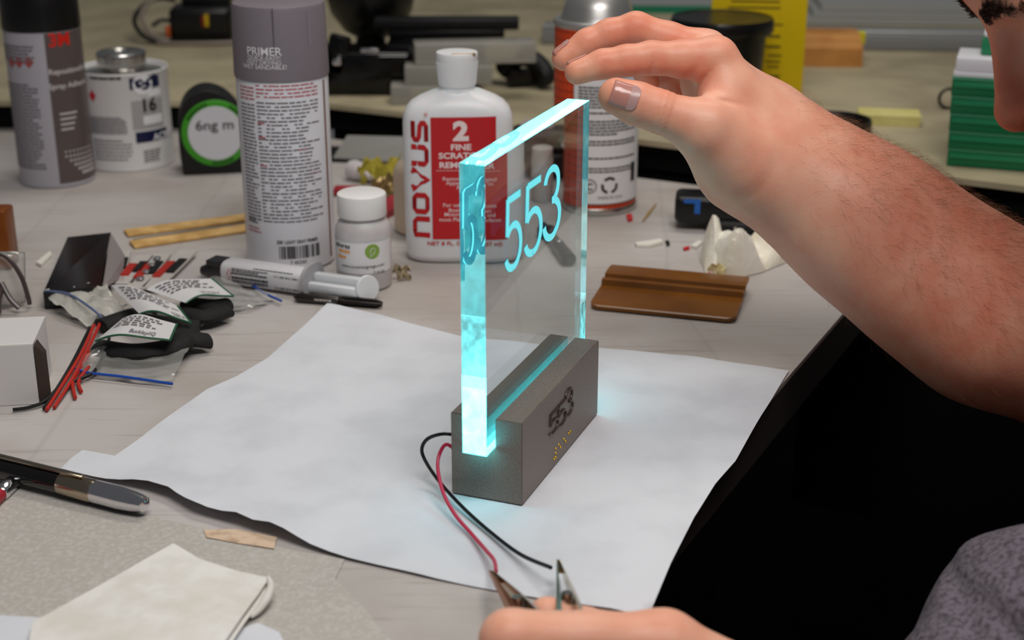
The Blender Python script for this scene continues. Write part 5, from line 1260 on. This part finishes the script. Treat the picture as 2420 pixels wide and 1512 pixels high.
# nails
def nail(name, base, tipc, nrm, w, L, fn, par, s0=.30):
    base, tipc, nrm = Vector(base), Vector(tipc), Vector(nrm).normalized(); ax = (tipc-base).normalized(); nrm = (nrm-ax*nrm.dot(ax)).normalized(); sd = ax.cross(nrm)
    v = []; f = []; nx, ny = 10, 12
    for j in range(ny+1):
        for i in range(nx+1):
            a = -1+2*i/nx; t = j/ny; ww = w/2*min(1, .80+.35*math.sin(math.pi*min(t+.12, .5)))
            if t < .25: ww *= math.sqrt(max(1-((.25-t)/.25)**2*.45, .1))
            o = tipc - ax*(L*(1-t)-.0035) + nrm*.03 ; o = o + sd*(a*ww)
            dr = -nrm; dist = 0.0
            for _ in range(40):
                q = fn(np.array([o+dr*dist], dtype=np.float32))[0]
                if q < .0002 or dist > .045: break
                dist += float(q)*.8
            p = o+dr*dist+nrm*(.00035-.0002*a*a)
            v.append(tuple(p))
    for j in range(ny):
        for i in range(nx): q = j*(nx+1)+i; f.append((q, q+1, q+nx+2, q+nx+1))
    o = MB().add(v, f).build(name, mat('nail', '#c98f84', .22, sss=.001, coat=.4), par, angle=80)
    md = o.modifiers.new('s', 'SOLIDIFY'); md.thickness = .0006; md.offset = 0
    k = MB().add(v[:(nx+1)*5], f[:nx*4]); k.v = [(Vector(p)+nrm*.0004)[:] for p in k.v]
    k.build('lunula', mat('nail_pale', '#bd9490', .25), o, angle=80)
    return o
nail('thumb_nail', D(1560, 264, .799), D(1457, 227, .799), Vector((-.05, -1, .42)), .0135, .0150, right_arm, body)
nail('finger_nail', D(1388, 101, .842), D(1332, 139, .842), Vector((-.5, .25, 1)), .0095, .0115, right_arm, body)
nail('finger_nail', D(1425, 151, .815), D(1363, 171, .814), Vector((-.1, .8, 1)), .0095, .0115, right_arm, body)

# fine hair on the forearm
rg_ = np.random.default_rng(4); hb = MB(); hb2 = MB()
i0 = RQ[:, 0]; i1 = RQ[:, 1]; i3 = RQ[:, 3]
Nn = np.cross(RV[i1]-RV[i0], RV[i3]-RV[i0]); Nn /= np.linalg.norm(Nn, axis=1)[:, None]+1e-12
cen = RV[RQ].mean(1); sel = np.where((cen[:, 0] > D(1840, 300, .84).x))[0]
axd = npv(D(2300, 720, .832)-D(1900, 430, .838)); axd /= np.linalg.norm(axd)
wgt = np.clip((cen[sel, 0]-.150)/.05, .05, 1)*np.clip(.35+Nn[sel, 2], .06, 1.2); wgt /= wgt.sum()
for q in rg_.choice(sel, 3600, replace=True, p=wgt):
    n = Vector(Nn[q]); c = Vector(cen[q]); a = Vector(axd); tng = (a-n*a.dot(n)).normalized(); sd = n.cross(tng)
    L = rg_.uniform(.005, .012); yaw = rg_.normal(0, .5); dr = tng*math.cos(yaw)*rg_.choice((1, 1, 1, -.4))+sd*math.sin(yaw)
    p0 = c-n*.0003; p1 = c+dr*L*.5+n*L*rg_.uniform(.18, .42); p2 = c+dr*L+n*L*rg_.uniform(.1, .45); w = sd*.000045
    hb.add([tuple(p0-w), tuple(p0+w), tuple(p1+w), tuple(p1-w), tuple(p2), tuple(p0+n*.00006), tuple(p1+n*.00006)], [(0, 1, 2, 3), (3, 2, 4), (1, 5, 6, 2), (5, 0, 3, 6), (2, 6, 4), (6, 3, 4)])
o = hb.build('arm_hair', mat('hair_ginger', '#8a5a2a', .45), body, smooth=False); o['kind'] = 'stuff'

# eyebrow, hair, eyes
for s in (-1, 1):
    ebm = MB(); rb = np.random.default_rng(9+s)
    for _ in range(420):
        a = rb.uniform(0, 1); l = .007+.043*a; u0 = .013+.010*math.sin(2.4*a)+rb.normal(0, .0022)*(1-.5*a)
        o_ = hp(.125, s*l, u0).astype(np.float32); ds = 0.0
        for _k in range(30):
            q_ = float(head(np.array([o_-HF*ds], dtype=np.float32))[0])
            if q_ < .0003 or ds > .09: break
            ds += q_*.8
        b0 = Vector((o_-HF*ds).tolist()); dr = Vector((HL*s*rb.uniform(.5, 1)+HU*rb.uniform(-.1, .7)+HF*rb.uniform(.05, .35)).tolist()).normalized(); L_ = rb.uniform(.004, .009)
        ebm.tube([b0, b0+dr*L_*.5, b0+dr*L_-Vector(HF.tolist())*.001], [.00032, .00028, .0001], 4)
    eo = ebm.build('eyebrow', mat('brow_brown', '#2a160b', .7), body, smooth=False); eo['kind'] = 'stuff'
    MB().lathe([(.0118*math.cos(a), .0118*math.sin(a)) for a in np.linspace(-1.5, 1.5, 13)], 20, Matrix.Translation(Vector(hp(.0745, s*.032, -.003).tolist()))).build('eye', mat('eye_white', '#cfc8c2', .2), body)
def hair(P):
    d = ell(P, hp(-.014, 0, .046), (.107, .083, .092)); d = smax(d, -ell(P, hp(.075, 0, -.050), (.075, .085, .105)), .01)
    return smin(d, rc(P, hp(.084, -.045, .062), hp(.084, .045, .062), .016, .016), .02)
V, Q = mesh_sdf(hair, tuple(HO-.16), tuple(HO+np.array([.17, .16, .17])), .003); me = bpy.data.meshes.new('hair'); me.from_pydata(V.tolist(), [], Q.tolist()); me.update(); me.shade_smooth()
me.materials.append(mat('hair_brown', '#4a2a14', .6, noise=(260, '#2c170a', .4, .6), bump=(420, .9, .002))); o = bpy.data.objects.new('hair', me); COL.objects.link(o); o.parent = person

# shirt: torso, sleeves and the bunched left elbow that shows at the lower right
e1 = J(2468, 1535, .672); e2 = J(2320, 1650, .655)
def shirt(P):
    d = rc(P, npv((.545, .64, -.02)), npv((.545, .78, -.02)), .095, .095); d = smin(d, rc(P, npv((.60, .70, -.08)), npv((.68, .70, -.42)), .15, .15), .06)
    d = smin(d, rc(P, npv((.545, .62, -.0)), npv((.50, .575, 0.0)), .085, .070), .03); d = smin(d, rc(P, npv((.50, .575, .0)), e1, .068, .054), .02); d = smin(d, rc(P, e1, e2, .054, .040), .012)
    d = smin(d, rc(P, npv((.545, .80, -.0)), npv((.50, .875, .02)), .085, .062), .03)
    for c, q, wd in ((J(2340, 1470, .62), npv((.5, .1, .86)), .0045), (J(2230, 1420, .64), npv((-.6, .1, -.75)), .004)):
        t = (P-c) @ (q/np.linalg.norm(q)); r = np.linalg.norm(P-c, axis=1); d = d+.0055*np.exp(-(t/wd)**2)*np.exp(-(r/.045)**2)
    return d+.0012*np.sin(P[:, 0]*95+P[:, 2]*60)*np.sin(P[:, 1]*80-P[:, 2]*70)
V, Q = mesh_sdf(shirt, (.14, .44, -.60), (.86, .98, .14), .0036); V = smooth_mesh(V, Q, 1); me = bpy.data.meshes.new('shirt'); me.from_pydata(V.tolist(), [], Q.tolist()); me.update(); me.shade_smooth()
me.materials.append(mat('heather_grey', '#77707a', .9, noise=(380, '#4d474e', .42, .66), bump=(900, .5, .0008))); o = bpy.data.objects.new('shirt', me); COL.objects.link(o); o.parent = person
def legs(P):
    d = rc(P, npv((.68, .63, -.48)), npv((.68, .77, -.48)), .125, .125)
    for y in (.60, .80):
        d = smin(d, rc(P, npv((.66, y, -.50)), npv((.30, y-.01, -.62)), .085, .062), .04); d = smin(d, rc(P, npv((.30, y-.01, -.62)), npv((.62, y, -.815)), .058, .040), .02)
    return d
V, Q = mesh_sdf(legs, (.16, .42, -.87), (.86, .96, -.32), .008); me = bpy.data.meshes.new('trousers'); me.from_pydata(V.tolist(), [], Q.tolist()); me.update(); me.shade_smooth()
me.materials.append(mat('trouser_black', '#050505', .95, spec=.05)); o = bpy.data.objects.new('trousers', me); COL.objects.link(o); o.parent = person
